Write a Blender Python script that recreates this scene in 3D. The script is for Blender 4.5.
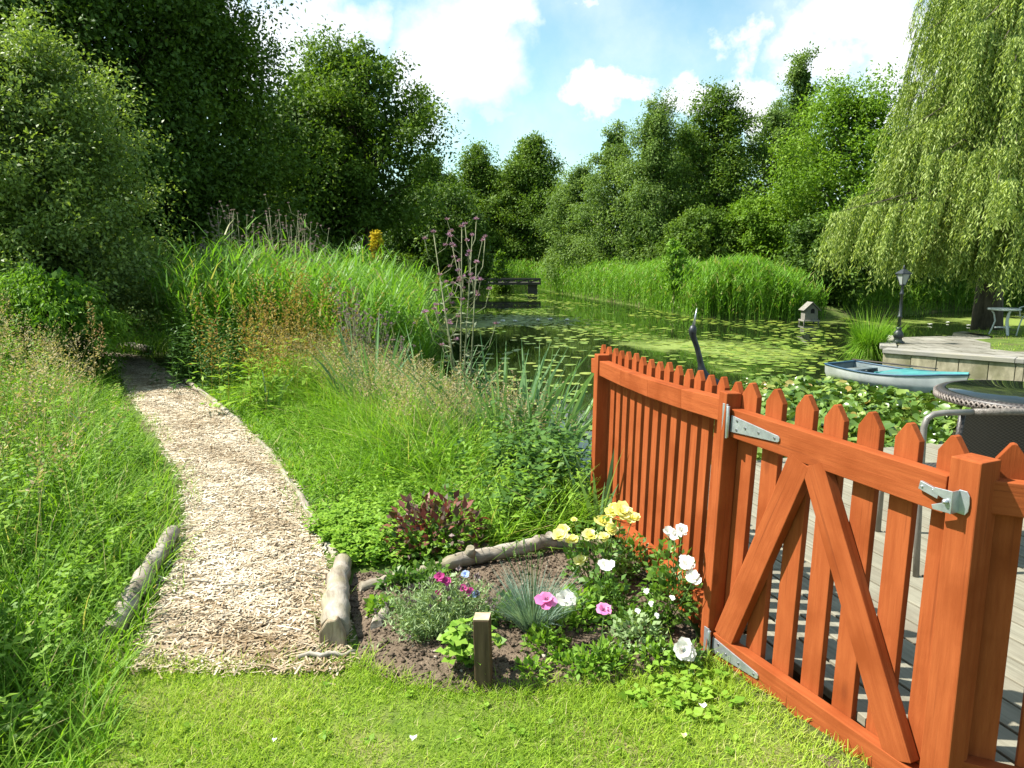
import bpy, math, random
import numpy as np
from mathutils import Vector, Matrix

R = math.radians
scene = bpy.context.scene
for o in list(bpy.data.objects):
    bpy.data.objects.remove(o)
col = scene.collection

# ------------------------------------------------------------------ camera, light, exposure
CAM_Z, FPX, PITCH = 1.62, 740.0, math.atan(126 / 740)
cam_d = bpy.data.cameras.new('camera')
cam_d.sensor_width = 36.0
cam_d.lens = 36.0 * FPX / 1024
cam_d.clip_start = 0.05
cam_d.clip_end = 3000
cam = bpy.data.objects.new('camera', cam_d)
cam.location = (0, 0, CAM_Z)
cam.rotation_euler = (R(90) - PITCH, 0, 0)
col.objects.link(cam)
scene.camera = cam

SUN_EL = R(52)
SX, SY = -0.995, 0.10                      # towards the sun, in plan
sun_dir = Vector((SX * math.cos(SUN_EL), SY * math.cos(SUN_EL), math.sin(SUN_EL))).normalized()
sd = bpy.data.lights.new('sun', 'SUN')
sd.energy = 5.0
sd.angle = R(0.5)
sd.color = (1.0, 0.95, 0.87)
sun = bpy.data.objects.new('sun', sd)
sun.rotation_euler = sun_dir.to_track_quat('Z', 'Y').to_euler()
col.objects.link(sun)

scene.view_settings.view_transform = 'Standard'
scene.view_settings.look = 'None'
scene.view_settings.exposure = 1.22
scene.view_settings.gamma = 1
scene.view_settings.use_curve_mapping = False
try:
    scene.cycles.max_bounces = 8
    scene.cycles.transparent_max_bounces = 8
    scene.cycles.caustics_reflective = False
    scene.cycles.caustics_refractive = False
except Exception:
    pass


def at(u, v, z=0.0):
    """world point at height z on the sight line of a picture position (used to survey the place)"""
    x = (u - 512) / FPX
    yu = -(v - 384) / FPX
    d = (x, math.cos(PITCH) + yu * math.sin(PITCH), -math.sin(PITCH) + yu * math.cos(PITCH))
    t = (z - CAM_Z) / d[2]
    return (d[0] * t, d[1] * t, z)


def atd(u, v, Y):
    x = (u - 512) / FPX
    yu = -(v - 384) / FPX
    d = (x, math.cos(PITCH) + yu * math.sin(PITCH), -math.sin(PITCH) + yu * math.cos(PITCH))
    t = Y / d[1]
    return (d[0] * t, Y, CAM_Z + d[2] * t)


# world -------------------------------------------------------------
world = bpy.data.worlds.new('World')
scene.world = world
world.use_nodes = True
wn, wl = world.node_tree.nodes, world.node_tree.links
wn.clear()
w_out = wn.new('ShaderNodeOutputWorld')
w_bg = wn.new('ShaderNodeBackground')
w_bg.inputs['Strength'].default_value = 0.068
sky = wn.new('ShaderNodeTexSky')
sky.sky_type = 'NISHITA'
sky.sun_disc = False
sky.sun_elevation = SUN_EL
sky.sun_rotation = math.atan2(SX, SY)
sky.air_density = 1.0
sky.dust_density = 1.2
sky.ozone_density = 1.0


def wmath(op, a, b=None, c=None):
    n = wn.new('ShaderNodeMath')
    n.operation = op
    for i, x in enumerate((a, b, c)):
        if x is None:
            continue
        if isinstance(x, (int, float)):
            n.inputs[i].default_value = x
        else:
            wl.new(x, n.inputs[i])
    return n.outputs[0]


tc = wn.new('ShaderNodeTexCoord')
nz = wn.new('ShaderNodeTexNoise')
nz.inputs['Scale'].default_value = 9.0
nz.inputs['Detail'].default_value = 7.0
nz.inputs['Roughness'].default_value = 0.58
wl.new(tc.outputs['Generated'], nz.inputs['Vector'])
sub = wn.new('ShaderNodeVectorMath'); sub.operation = 'SUBTRACT'
wl.new(nz.outputs['Color'], sub.inputs[0]); sub.inputs[1].default_value = (0.5, 0.5, 0.5)
scl = wn.new('ShaderNodeVectorMath'); scl.operation = 'SCALE'
wl.new(sub.outputs[0], scl.inputs[0]); scl.inputs['Scale'].default_value = 0.22
add = wn.new('ShaderNodeVectorMath'); add.operation = 'ADD'
wl.new(tc.outputs['Generated'], add.inputs[0]); wl.new(scl.outputs[0], add.inputs[1])


def sky_dir(u, v):
    p = Vector(atd(u, v, 1.0)) - Vector((0, 0, CAM_Z))
    return p.normalized()


mask = None
# soft cumulus heaps: (bearing of the heap, radius, vertical squash, strength)
for (u, v, r, sq, k) in [(330, 25, .075, 1.3, .75), (455, 45, .10, 1.0, .8), (500, 5, .07, 1.3, .9), (430, 115, .07, 1.2, .55),
                         (618, 95, .048, 1.5, .95), (690, 100, .052, 1.5, .9), (755, 82, .062, 1.3, 1.0), (860, 35, .085, 1.2, 1.0),
                         (905, 90, .08, 1.2, .85), (605, 8, .022, 1.6, .6), (985, 40, .10, 1.0, .9), (250, 60, .09, 1.0, .8), (820, 0, .06, 1.2, .5),
                         (500, 120, .03, 1.5, .3)]:
    d = sky_dir(u, v)
    s = wn.new('ShaderNodeVectorMath'); s.operation = 'SUBTRACT'
    wl.new(add.outputs[0], s.inputs[0]); s.inputs[1].default_value = d
    m = wn.new('ShaderNodeVectorMath'); m.operation = 'MULTIPLY'
    wl.new(s.outputs[0], m.inputs[0]); m.inputs[1].default_value = (1, 1, sq)
    ln = wn.new('ShaderNodeVectorMath'); ln.operation = 'LENGTH'
    wl.new(m.outputs[0], ln.inputs[0])
    mr = wn.new('ShaderNodeMapRange'); mr.interpolation_type = 'SMOOTHSTEP'
    wl.new(ln.outputs['Value'], mr.inputs['Value'])
    mr.inputs['From Min'].default_value = r * 1.15
    mr.inputs['From Max'].default_value = r * 0.45
    mr.inputs['To Min'].default_value = 0
    mr.inputs['To Max'].default_value = k
    mask = mr.outputs['Result'] if mask is None else wmath('MAXIMUM', mask, mr.outputs['Result'])
# scattered cloud over the rest of the sky
nz2 = wn.new('ShaderNodeTexNoise')
nz2.inputs['Scale'].default_value = 3.2
nz2.inputs['Detail'].default_value = 8.0
nz2.inputs['Roughness'].default_value = 0.6
wl.new(tc.outputs['Generated'], nz2.inputs['Vector'])
mr2 = wn.new('ShaderNodeMapRange'); mr2.interpolation_type = 'SMOOTHSTEP'
wl.new(nz2.outputs['Fac'], mr2.inputs['Value'])
mr2.inputs['From Min'].default_value = 0.36
mr2.inputs['From Max'].default_value = 0.75
mr2.inputs['To Max'].default_value = 0.5
mask = wmath('MAXIMUM', mask, mr2.outputs['Result'])
mixc = wn.new('ShaderNodeMix'); mixc.data_type = 'RGBA'
wl.new(mask, mixc.inputs[0])
skm = wn.new('ShaderNodeMix'); skm.data_type = 'RGBA'; skm.blend_type = 'MULTIPLY'
skm.inputs[0].default_value = 1.0
wl.new(sky.outputs['Color'], skm.inputs[6]); skm.inputs[7].default_value = (1.35, 1.66, 1.42, 1)
wl.new(skm.outputs[2], mixc.inputs[6])
mixc.inputs[7].default_value = (8.6, 8.7, 8.9, 1)
wl.new(mixc.outputs[2], w_bg.inputs['Color'])
wl.new(w_bg.outputs[0], w_out.inputs['Surface'])

# ------------------------------------------------------------------ materials
MATS = {}


def new_mat(name):
    m = bpy.data.materials.new(name)
    m.use_nodes = True
    m.node_tree.nodes.clear()
    return m, m.node_tree.nodes, m.node_tree.links


def leafmat(name, stops, trans=0.3, rough=0.5, spec=0.35, tcol=None, tw=(1.25, 1.3, 0.55)):
    """foliage: colour varies leaf by leaf through the 'tint' attribute"""
    m, n, l = new_mat(name)
    out = n.new('ShaderNodeOutputMaterial')
    a = n.new('ShaderNodeAttribute'); a.attribute_name = 'tint'
    r = n.new('ShaderNodeValToRGB')
    el = r.color_ramp.elements
    el[0].position, el[1].position = stops[0][0], stops[-1][0]
    el[0].color, el[1].color = (*stops[0][1], 1), (*stops[-1][1], 1)
    for p, c in stops[1:-1]:
        e = el.new(p); e.color = (*c, 1)
    l.new(a.outputs['Fac'], r.inputs[0])
    p = n.new('ShaderNodeBsdfPrincipled')
    p.inputs['Roughness'].default_value = rough
    p.inputs['Specular IOR Level'].default_value = spec
    l.new(r.outputs[0], p.inputs['Base Color'])
    t = n.new('ShaderNodeBsdfTranslucent')
    mm = n.new('ShaderNodeMix'); mm.data_type = 'RGBA'; mm.blend_type = 'MULTIPLY'
    mm.inputs[0].default_value = 1
    l.new(r.outputs[0], mm.inputs[6]); mm.inputs[7].default_value = (*tw, 1)
    l.new(mm.outputs[2], t.inputs['Color'])
    x = n.new('ShaderNodeMixShader'); x.inputs[0].default_value = trans
    l.new(p.outputs[0], x.inputs[1]); l.new(t.outputs[0], x.inputs[2])
    l.new(x.outputs[0], out.inputs['Surface'])
    MATS[name] = m
    return m


def noisemat(name, c1, c2, scale=8.0, detail=6.0, rough=0.8, bump=0.3, bscale=None, coord='Object', stretch=(1, 1, 1), lo=.35, hi=.65, metal=0, spec=.4, c3=None, s3=2.0, dist=0.02):
    m, n, l = new_mat(name)
    out = n.new('ShaderNodeOutputMaterial')
    p = n.new('ShaderNodeBsdfPrincipled')
    if coord == 'gc':
        a = n.new('ShaderNodeAttribute'); a.attribute_name = 'gc'; src = a.outputs['Vector']
    elif coord == 'World':
        g = n.new('ShaderNodeNewGeometry'); src = g.outputs['Position']
    else:
        t = n.new('ShaderNodeTexCoord'); src = t.outputs[coord]
    mp = n.new('ShaderNodeMapping'); mp.inputs['Scale'].default_value = stretch
    l.new(src, mp.inputs['Vector'])
    nz = n.new('ShaderNodeTexNoise')
    nz.inputs['Scale'].default_value = scale
    nz.inputs['Detail'].default_value = detail
    nz.inputs['Roughness'].default_value = .65
    l.new(mp.outputs[0], nz.inputs['Vector'])
    r = n.new('ShaderNodeValToRGB')
    r.color_ramp.elements[0].position = lo; r.color_ramp.elements[1].position = hi
    r.color_ramp.elements[0].color = (*c1, 1); r.color_ramp.elements[1].color = (*c2, 1)
    l.new(nz.outputs['Fac'], r.inputs[0])
    colr = r.outputs[0]
    if c3 is not None:
        n3 = n.new('ShaderNodeTexNoise'); n3.inputs['Scale'].default_value = s3; n3.inputs['Detail'].default_value = 5
        l.new(src, n3.inputs['Vector'])
        r3 = n.new('ShaderNodeMapRange'); r3.inputs['From Min'].default_value = .48; r3.inputs['From Max'].default_value = .68
        l.new(n3.outputs['Fac'], r3.inputs['Value'])
        mx = n.new('ShaderNodeMix'); mx.data_type = 'RGBA'
        l.new(r3.outputs[0], mx.inputs[0]); l.new(colr, mx.inputs[6]); mx.inputs[7].default_value = (*c3, 1)
        colr = mx.outputs[2]
    l.new(colr, p.inputs['Base Color'])
    p.inputs['Roughness'].default_value = rough
    p.inputs['Metallic'].default_value = metal
    p.inputs['Specular IOR Level'].default_value = spec
    if bump:
        b = n.new('ShaderNodeBump'); b.inputs['Strength'].default_value = bump; b.inputs['Distance'].default_value = dist
        if bscale:
            nb = n.new('ShaderNodeTexNoise'); nb.inputs['Scale'].default_value = bscale; nb.inputs['Detail'].default_value = 4
            l.new(mp.outputs[0], nb.inputs['Vector']); l.new(nb.outputs['Fac'], b.inputs['Height'])
        else:
            l.new(nz.outputs['Fac'], b.inputs['Height'])
        l.new(b.outputs[0], p.inputs['Normal'])
    l.new(p.outputs[0], out.inputs['Surface'])
    MATS[name] = m
    return m


# foliage
M_alder = leafmat('alder_leaf', [(0, (.054, .104, .013)), (.55, (.10, .175, .02)), (1, (.18, .27, .035))], 0.32, 0.6, 0.2)
M_bright = leafmat('bright_leaf', [(0, (.08, .155, .012)), (.55, (.14, .25, .02)), (1, (.23, .35, .04))], 0.36, 0.6, 0.2)
M_dark = leafmat('dark_leaf', [(0, (.036, .076, .010)), (.6, (.07, .132, .017)), (1, (.165, .25, .032))], 0.28, 0.6, 0.2)
M_birch = leafmat('birch_leaf', [(0, (.08, .14, .03)), (.55, (.135, .215, .045)), (1, (.21, .30, .07))], 0.36, 0.6, 0.2)
M_sallow = leafmat('sallow_leaf', [(0, (.10, .155, .036)), (.55, (.185, .265, .062)), (.85, (.26, .35, .075)), (1, (.34, .43, .065))], 0.34, 0.5, 0.3)
M_willow = leafmat('willow_leaf', [(0, (.19, .25, .06)), (.5, (.33, .42, .105)), (1, (.50, .57, .19))], 0.42, 0.5, 0.3)
M_reed = leafmat('reed_leaf', [(0, (.085, .20, .02)), (.5, (.145, .295, .03)), (.93, (.22, .39, .05)), (1, (.32, .31, .12))], 0.38, 0.5, 0.25)
M_grass = leafmat('grass_blade', [(0, (.085, .19, .014)), (.5, (.17, .33, .024)), (.88, (.26, .43, .04)), (1, (.46, .42, .18))], 0.4, 0.55, 0.2)
M_lawn = leafmat('lawn_blade', [(0, (.17, .29, .022)), (.5, (.29, .43, .035)), (.86, (.38, .50, .05)), (1, (.54, .48, .23))], 0.4, 0.6, 0.2)
M_herb = leafmat('herb_leaf', [(0, (.07, .16, .014)), (.5, (.14, .275, .024)), (1, (.24, .38, .04))], 0.36, 0.55, 0.25)
M_nettle = leafmat('nettle_leaf', [(0, (.035, .09, .018)), (.5, (.065, .15, .026)), (1, (.12, .22, .04))], 0.3, 0.55, 0.3)
M_cover = leafmat('clover_leaf', [(0, (.085, .19, .016)), (.5, (.155, .30, .026)), (1, (.25, .40, .045))], 0.38, 0.55, 0.2)
M_seed = leafmat('seed_head', [(0, (.26, .20, .11)), (.5, (.38, .31, .18)), (1, (.50, .42, .26))], .3, .7, .1)
M_rust = leafmat('rust_seed', [(0, (.15, .085, .028)), (.5, (.28, .165, .05)), (1, (.38, .34, .10))], .3, .7, .1)
M_lilac = leafmat('lilac_seed', [(0, (.16, .13, .15)), (.6, (.28, .23, .26)), (1, (.42, .24, .42))], .3, .7, .1)
M_iris = leafmat('iris_leaf', [(0, (.09, .18, .075)), (.5, (.15, .27, .11)), (1, (.24, .37, .16))], .3, .55, .2)
M_pad = leafmat('lily_pad_leaf', [(0, (.05, .11, .015)), (.5, (.11, .19, .03)), (.85, (.20, .27, .05)), (1, (.30, .20, .06))], 0.15, 0.3, 0.5)
M_flatpad = leafmat('floating_pad_leaf', [(0, (.09, .16, .02)), (.5, (.17, .25, .03)), (1, (.28, .32, .05))], 0.05, 0.4, 0.4)
M_lav = leafmat('lavender_leaf', [(0, (.12, .21, .07)), (.5, (.23, .33, .14)), (1, (.34, .43, .22))], 0.25, 0.7, 0.15)
M_fescue = leafmat('fescue_leaf', [(0, (.12, .20, .14)), (.5, (.22, .33, .25)), (1, (.36, .48, .38))], .2, .6, .2)
M_burg = leafmat('burgundy_leaf', [(0, (.05, .085, .022)), (.35, (.07, .06, .03)), (.7, (.13, .055, .05)), (1, (.24, .09, .06))], .25, .42, tw=(1.4, .7, .6))
M_rosel = leafmat('rose_leaf', [(0, (.05, .12, .018)), (.5, (.09, .19, .026)), (1, (.18, .30, .05))], 0.32, 0.45, 0.4)
M_lime = leafmat('lime_leaf', [(0, (.11, .24, .02)), (.5, (.18, .33, .03)), (1, (.28, .43, .06))], .35, .5)
M_stem = leafmat('green_stem', [(0, (.07, .14, .03)), (1, (.14, .22, .06))], .1, .6)
M_chip = leafmat('wood_chip', [(0, (.17, .115, .06)), (.25, (.31, .235, .145)), (.6, (.46, .38, .265)), (1, (.72, .65, .51))], 0.0, .8, .15)


def petalmat(name, c1, c2):
    return leafmat(name, [(0, c1), (1, c2)], .35, .6, .15, tw=(1.1, 1.1, 1.1))


M_py = petalmat('yellow_petal', (.88, .82, .16), (.93, .91, .48))
M_pw = petalmat('white_petal', (.78, .78, .70), (.88, .88, .84))
M_pp = petalmat('pink_petal', (.68, .16, .42), (.82, .36, .62))
M_pm = petalmat('magenta_petal', (.42, .02, .17), (.70, .12, .38))
M_po = petalmat('orange_petal', (.80, .22, .01), (.90, .42, .03))
M_pb = petalmat('blue_petal', (.36, .46, .78), (.52, .62, .86))
M_center = petalmat('flower_centre', (.02, .02, .03), (.08, .08, .03))
M_plil = petalmat('purple_petal', (.38, .16, .45), (.55, .30, .60))

M_bark = noisemat('bark', (.04, .03, .022), (.12, .095, .07), 9, 6, .9, .6, stretch=(1, 1, .25))
M_birchbark = noisemat('pale_bark', (.10, .09, .07), (.34, .31, .26), 7, 6, .85, .4, stretch=(1, 1, 1.2))
M_twig = noisemat('willow_twig', (.16, .13, .04), (.26, .22, .08), 10, 3, .7, 0)
M_paint = noisemat('red_stained_wood', (.245, .057, .016), (.33, .087, .026), 6, 6, .8, .5, coord='gc', stretch=(9, 9, .7), lo=.3, hi=.7, spec=.08, c3=(.215, .048, .012), s3=4.0, dist=.004)


def wood_detail(m):
    n, l = m.node_tree.nodes, m.node_tree.links
    p = [q for q in n if q.type == 'BSDF_PRINCIPLED'][0]
    src = p.inputs['Base Color'].links[0].from_socket
    a = n.new('ShaderNodeAttribute'); a.attribute_name = 'gc'
    mp = n.new('ShaderNodeMapping'); mp.inputs['Scale'].default_value = (7, 7, 2.6)
    l.new(a.outputs['Vector'], mp.inputs['Vector'])
    v = n.new('ShaderNodeTexVoronoi'); v.inputs['Scale'].default_value = 1.0
    l.new(mp.outputs[0], v.inputs['Vector'])
    k = n.new('ShaderNodeMapRange'); k.inputs['From Min'].default_value = .13; k.inputs['From Max'].default_value = .05
    l.new(v.outputs['Distance'], k.inputs['Value'])
    mp2 = n.new('ShaderNodeMapping'); mp2.inputs['Scale'].default_value = (70, 70, 1.6)
    l.new(a.outputs['Vector'], mp2.inputs['Vector'])
    c = n.new('ShaderNodeTexNoise'); c.inputs['Scale'].default_value = 1.0; c.inputs['Detail'].default_value = 3
    l.new(mp2.outputs[0], c.inputs['Vector'])
    ck = n.new('ShaderNodeMapRange'); ck.inputs['From Min'].default_value = .64; ck.inputs['From Max'].default_value = .74
    l.new(c.outputs['Fac'], ck.inputs['Value'])
    mx = n.new('ShaderNodeMath'); mx.operation = 'MAXIMUM'
    l.new(k.outputs[0], mx.inputs[0]); l.new(ck.outputs[0], mx.inputs[1])
    f = n.new('ShaderNodeMath'); f.operation = 'MULTIPLY'; f.inputs[1].default_value = .4
    l.new(mx.outputs[0], f.inputs[0])
    x = n.new('ShaderNodeMix'); x.data_type = 'RGBA'
    l.new(f.outputs[0], x.inputs[0]); l.new(src, x.inputs[6]); x.inputs[7].default_value = (.10, .022, .008, 1)
    l.new(x.outputs[2], p.inputs['Base Color'])


wood_detail(M_paint)
M_paintend = M_paint
M_plank = noisemat('weathered_decking', (.15, .14, .102), (.28, .265, .20), 6, 6, .85, .5, coord='gc', stretch=(8, 8, .6), lo=.3, hi=.72, spec=.2, c3=(.17, .15, .11), s3=1.5, dist=.004)
M_greyplank = noisemat('grey_plank', (.165, .158, .138), (.33, .315, .28), 6, 6, .85, .4, coord='gc', stretch=(8, 8, .6), spec=.2, c3=(.28, .26, .2), s3=2, dist=.004)
M_stakew = noisemat('stake_wood', (.055, .036, .02), (.13, .085, .05), 6, 6, .85, .4, coord='gc', stretch=(8, 8, .6), spec=.2, dist=.004)
M_stakeend = noisemat('cut_timber_end', (.34, .27, .17), (.50, .41, .28), 30, 5, .85, .2, spec=.2)
M_galv = noisemat('galvanised_steel', (.40, .43, .46), (.56, .59, .62), 22, 4, .38, .05, metal=.75)
M_screw = noisemat('screw_steel', (.20, .20, .21), (.30, .30, .31), 30, 2, .4, 0, metal=.8)
M_soil = noisemat('bed_soil', (.085, .062, .042), (.185, .142, .10), 22, 9, .95, .9, bscale=60, coord='World', spec=.1, dist=.02, c3=(.13, .095, .065), s3=3.0)
M_log = noisemat('weathered_log', (.17, .14, .105), (.40, .36, .30), 7, 7, .9, .6, coord='gc', stretch=(3, 3, .8), spec=.15, c3=(.24, .22, .12), s3=3, dist=.01)
M_logend = noisemat('split_log_wood', (.20, .15, .095), (.40, .33, .235), 14, 7, .9, .5, coord='gc', stretch=(3, 3, .5), spec=.15, dist=.01)
M_pathbase = noisemat('path_base', (.20, .15, .095), (.46, .39, .29), 34, 9, .95, .7, coord='World', spec=.1, stretch=(1, 1.6, 1), c3=(.30, .22, .14), s3=2.2)
M_iron = noisemat('dark_cast_iron', (.018, .022, .024), (.04, .046, .05), 14, 4, .42, .1, metal=.2, spec=.5)
M_heron = noisemat('bronze_grey', (.018, .020, .024), (.05, .053, .06), 14, 4, .4, .15, metal=.4, spec=.5)
M_hull = noisemat('white_hull_paint', (.44, .47, .46), (.58, .60, .58), 5, 6, .45, .05, c3=(.30, .33, .28), s3=2.0)
M_turq = noisemat('turquoise_paint', (.04, .19, .19), (.065, .26, .25), 6, 6, .6, .05, c3=(.09, .17, .17), s3=3)
M_blue = noisemat('blue_rubbing_strake', (.02, .055, .10), (.04, .10, .16), 8, 5, .5, .05)
M_whiteiron = noisemat('pale_painted_iron', (.42, .45, .45), (.60, .62, .62), 8, 5, .5, .1)
M_rattan = None
M_tube = noisemat('grey_powder_tube', (.19, .175, .155), (.25, .235, .21), 14, 4, .38, .05, metal=.3)
M_wall = noisemat('weathered_wall_board', (.20, .18, .12), (.40, .355, .25), 4, 8, .9, .5, coord='gc', stretch=(2, 2, 1), spec=.15, c3=(.16, .15, .085), s3=2.2, dist=.01)
M_duck = noisemat('duck_house_boards', (.13, .12, .10), (.26, .245, .21), 8, 6, .85, .3, coord='gc', stretch=(6, 6, .6))
M_bridgew = noisemat('dark_bridge_timber', (.035, .03, .025), (.09, .08, .065), 6, 6, .9, .3, coord='gc', stretch=(6, 6, .6))
M_darkfence = noisemat('dark_fence_board', (.045, .032, .022), (.10, .075, .052), 6, 6, .9, .4, coord='gc', stretch=(8, 8, .6))


def simple(name, c, rough=.5, metal=0, spec=.5, alpha=1, trans=0):
    m, n, l = new_mat(name)
    out = n.new('ShaderNodeOutputMaterial'); p = n.new('ShaderNodeBsdfPrincipled')
    p.inputs['Base Color'].default_value = (*c, 1)
    p.inputs['Roughness'].default_value = rough
    p.inputs['Metallic'].default_value = metal
    p.inputs['Specular IOR Level'].default_value = spec
    p.inputs['Transmission Weight'].default_value = trans
    l.new(p.outputs[0], out.inputs['Surface'])
    return m


M_black = simple('dark_opening', (.012, .011, .010), .9)
M_tableglass = simple('dark_table_glass', (.012, .016, .014), .03, 0, .8)
M_lampglass = simple('frosted_lamp_glass', (.30, .32, .31), .25, 0, .5)


def rattan():
    m, n, l = new_mat('brown_woven_rattan')
    out = n.new('ShaderNodeOutputMaterial'); p = n.new('ShaderNodeBsdfPrincipled')
    a = n.new('ShaderNodeAttribute'); a.attribute_name = 'gc'
    mp = n.new('ShaderNodeMapping'); mp.inputs['Scale'].default_value = (75, 120, 75)
    l.new(a.outputs['Vector'], mp.inputs['Vector'])
    ck = n.new('ShaderNodeTexChecker'); ck.inputs['Scale'].default_value = 1.0
    ck.inputs['Color1'].default_value = (.02, .016, .014, 1); ck.inputs['Color2'].default_value = (.06, .05, .044, 1)
    l.new(mp.outputs[0], ck.inputs['Vector'])
    l.new(ck.outputs['Color'], p.inputs['Base Color'])
    p.inputs['Roughness'].default_value = .45
    b = n.new('ShaderNodeBump'); b.inputs['Strength'].default_value = .8; b.inputs['Distance'].default_value = .004
    l.new(ck.outputs['Fac'], b.inputs['Height']); l.new(b.outputs[0], p.inputs['Normal'])
    l.new(p.outputs[0], out.inputs['Surface'])
    return m


M_rattan = rattan()


def water_mat():
    m, n, l = new_mat('pond_water')
    out = n.new('ShaderNodeOutputMaterial')
    g = n.new('ShaderNodeNewGeometry')
    p = n.new('ShaderNodeBsdfPrincipled')
    p.inputs['Base Color'].default_value = (.012, .020, .006, 1)
    p.inputs['Roughness'].default_value = .035
    p.inputs['IOR'].default_value = 1.33
    nb = n.new('ShaderNodeTexNoise'); nb.inputs['Scale'].default_value = 3.0; nb.inputs['Detail'].default_value = 3
    mp0 = n.new('ShaderNodeMapping'); mp0.inputs['Scale'].default_value = (1, .5, 1)
    l.new(g.outputs['Position'], mp0.inputs['Vector']); l.new(mp0.outputs[0], nb.inputs['Vector'])
    b = n.new('ShaderNodeBump'); b.inputs['Strength'].default_value = .06; b.inputs['Distance'].default_value = .02
    l.new(nb.outputs['Fac'], b.inputs['Height']); l.new(b.outputs[0], p.inputs['Normal'])
    # floating weed scum
    s = n.new('ShaderNodeBsdfPrincipled')
    n2 = n.new('ShaderNodeTexNoise'); n2.inputs['Scale'].default_value = 14; n2.inputs['Detail'].default_value = 6
    l.new(g.outputs['Position'], n2.inputs['Vector'])
    cr = n.new('ShaderNodeValToRGB')
    cr.color_ramp.elements[0].color = (.10, .16, .018, 1); cr.color_ramp.elements[1].color = (.26, .31, .06, 1)
    l.new(n2.outputs['Fac'], cr.inputs[0]); l.new(cr.outputs[0], s.inputs['Base Color'])
    s.inputs['Roughness'].default_value = .55
    n1 = n.new('ShaderNodeTexNoise'); n1.inputs['Scale'].default_value = .16; n1.inputs['Detail'].default_value = 9; n1.inputs['Roughness'].default_value = .72
    mp = n.new('ShaderNodeMapping'); mp.inputs['Scale'].default_value = (1.6, 1.0, 1); mp.inputs['Location'].default_value = (3.3, 1.1, 0)
    l.new(g.outputs['Position'], mp.inputs['Vector']); l.new(mp.outputs[0], n1.inputs['Vector'])
    a = n.new('ShaderNodeAttribute'); a.attribute_name = 'weed'
    ad = n.new('ShaderNodeMath'); ad.operation = 'ADD'
    l.new(n1.outputs['Fac'], ad.inputs[0]); l.new(a.outputs['Fac'], ad.inputs[1])
    mr = n.new('ShaderNodeMapRange'); mr.inputs['From Min'].default_value = .62; mr.inputs['From Max'].default_value = .74
    l.new(ad.outputs[0], mr.inputs['Value'])
    x = n.new('ShaderNodeMixShader')
    l.new(mr.outputs[0], x.inputs[0]); l.new(p.outputs[0], x.inputs[1]); l.new(s.outputs[0], x.inputs[2])
    l.new(x.outputs[0], out.inputs['Surface'])
    return m


M_water = water_mat()
M_ground = noisemat('grassy_ground', (.045, .075, .016), (.12, .17, .035), 5, 9, .95, .5, coord='World', spec=.1, c3=(.10, .085, .045), s3=1.2)
M_turf = noisemat('lawn_ground', (.07, .12, .016), (.13, .19, .025), 9, 8, .95, .4, coord='World', spec=.1, c3=(.19, .165, .075), s3=2.5)

# ------------------------------------------------------------------ object helpers
ORG = {}


def tag(o, label=None, cat=None, group=None, kind=None):
    if label: o['label'] = label
    if cat: o['category'] = cat
    if group: o['group'] = group
    if kind: o['kind'] = kind
    return o


def thing(name, label, cat, loc, group=None):
    o = bpy.data.objects.new(name, None)
    o.empty_display_size = .1
    o.location = loc
    col.objects.link(o)
    ORG[o.name] = Vector(loc)
    return tag(o, label, cat, group)


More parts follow.
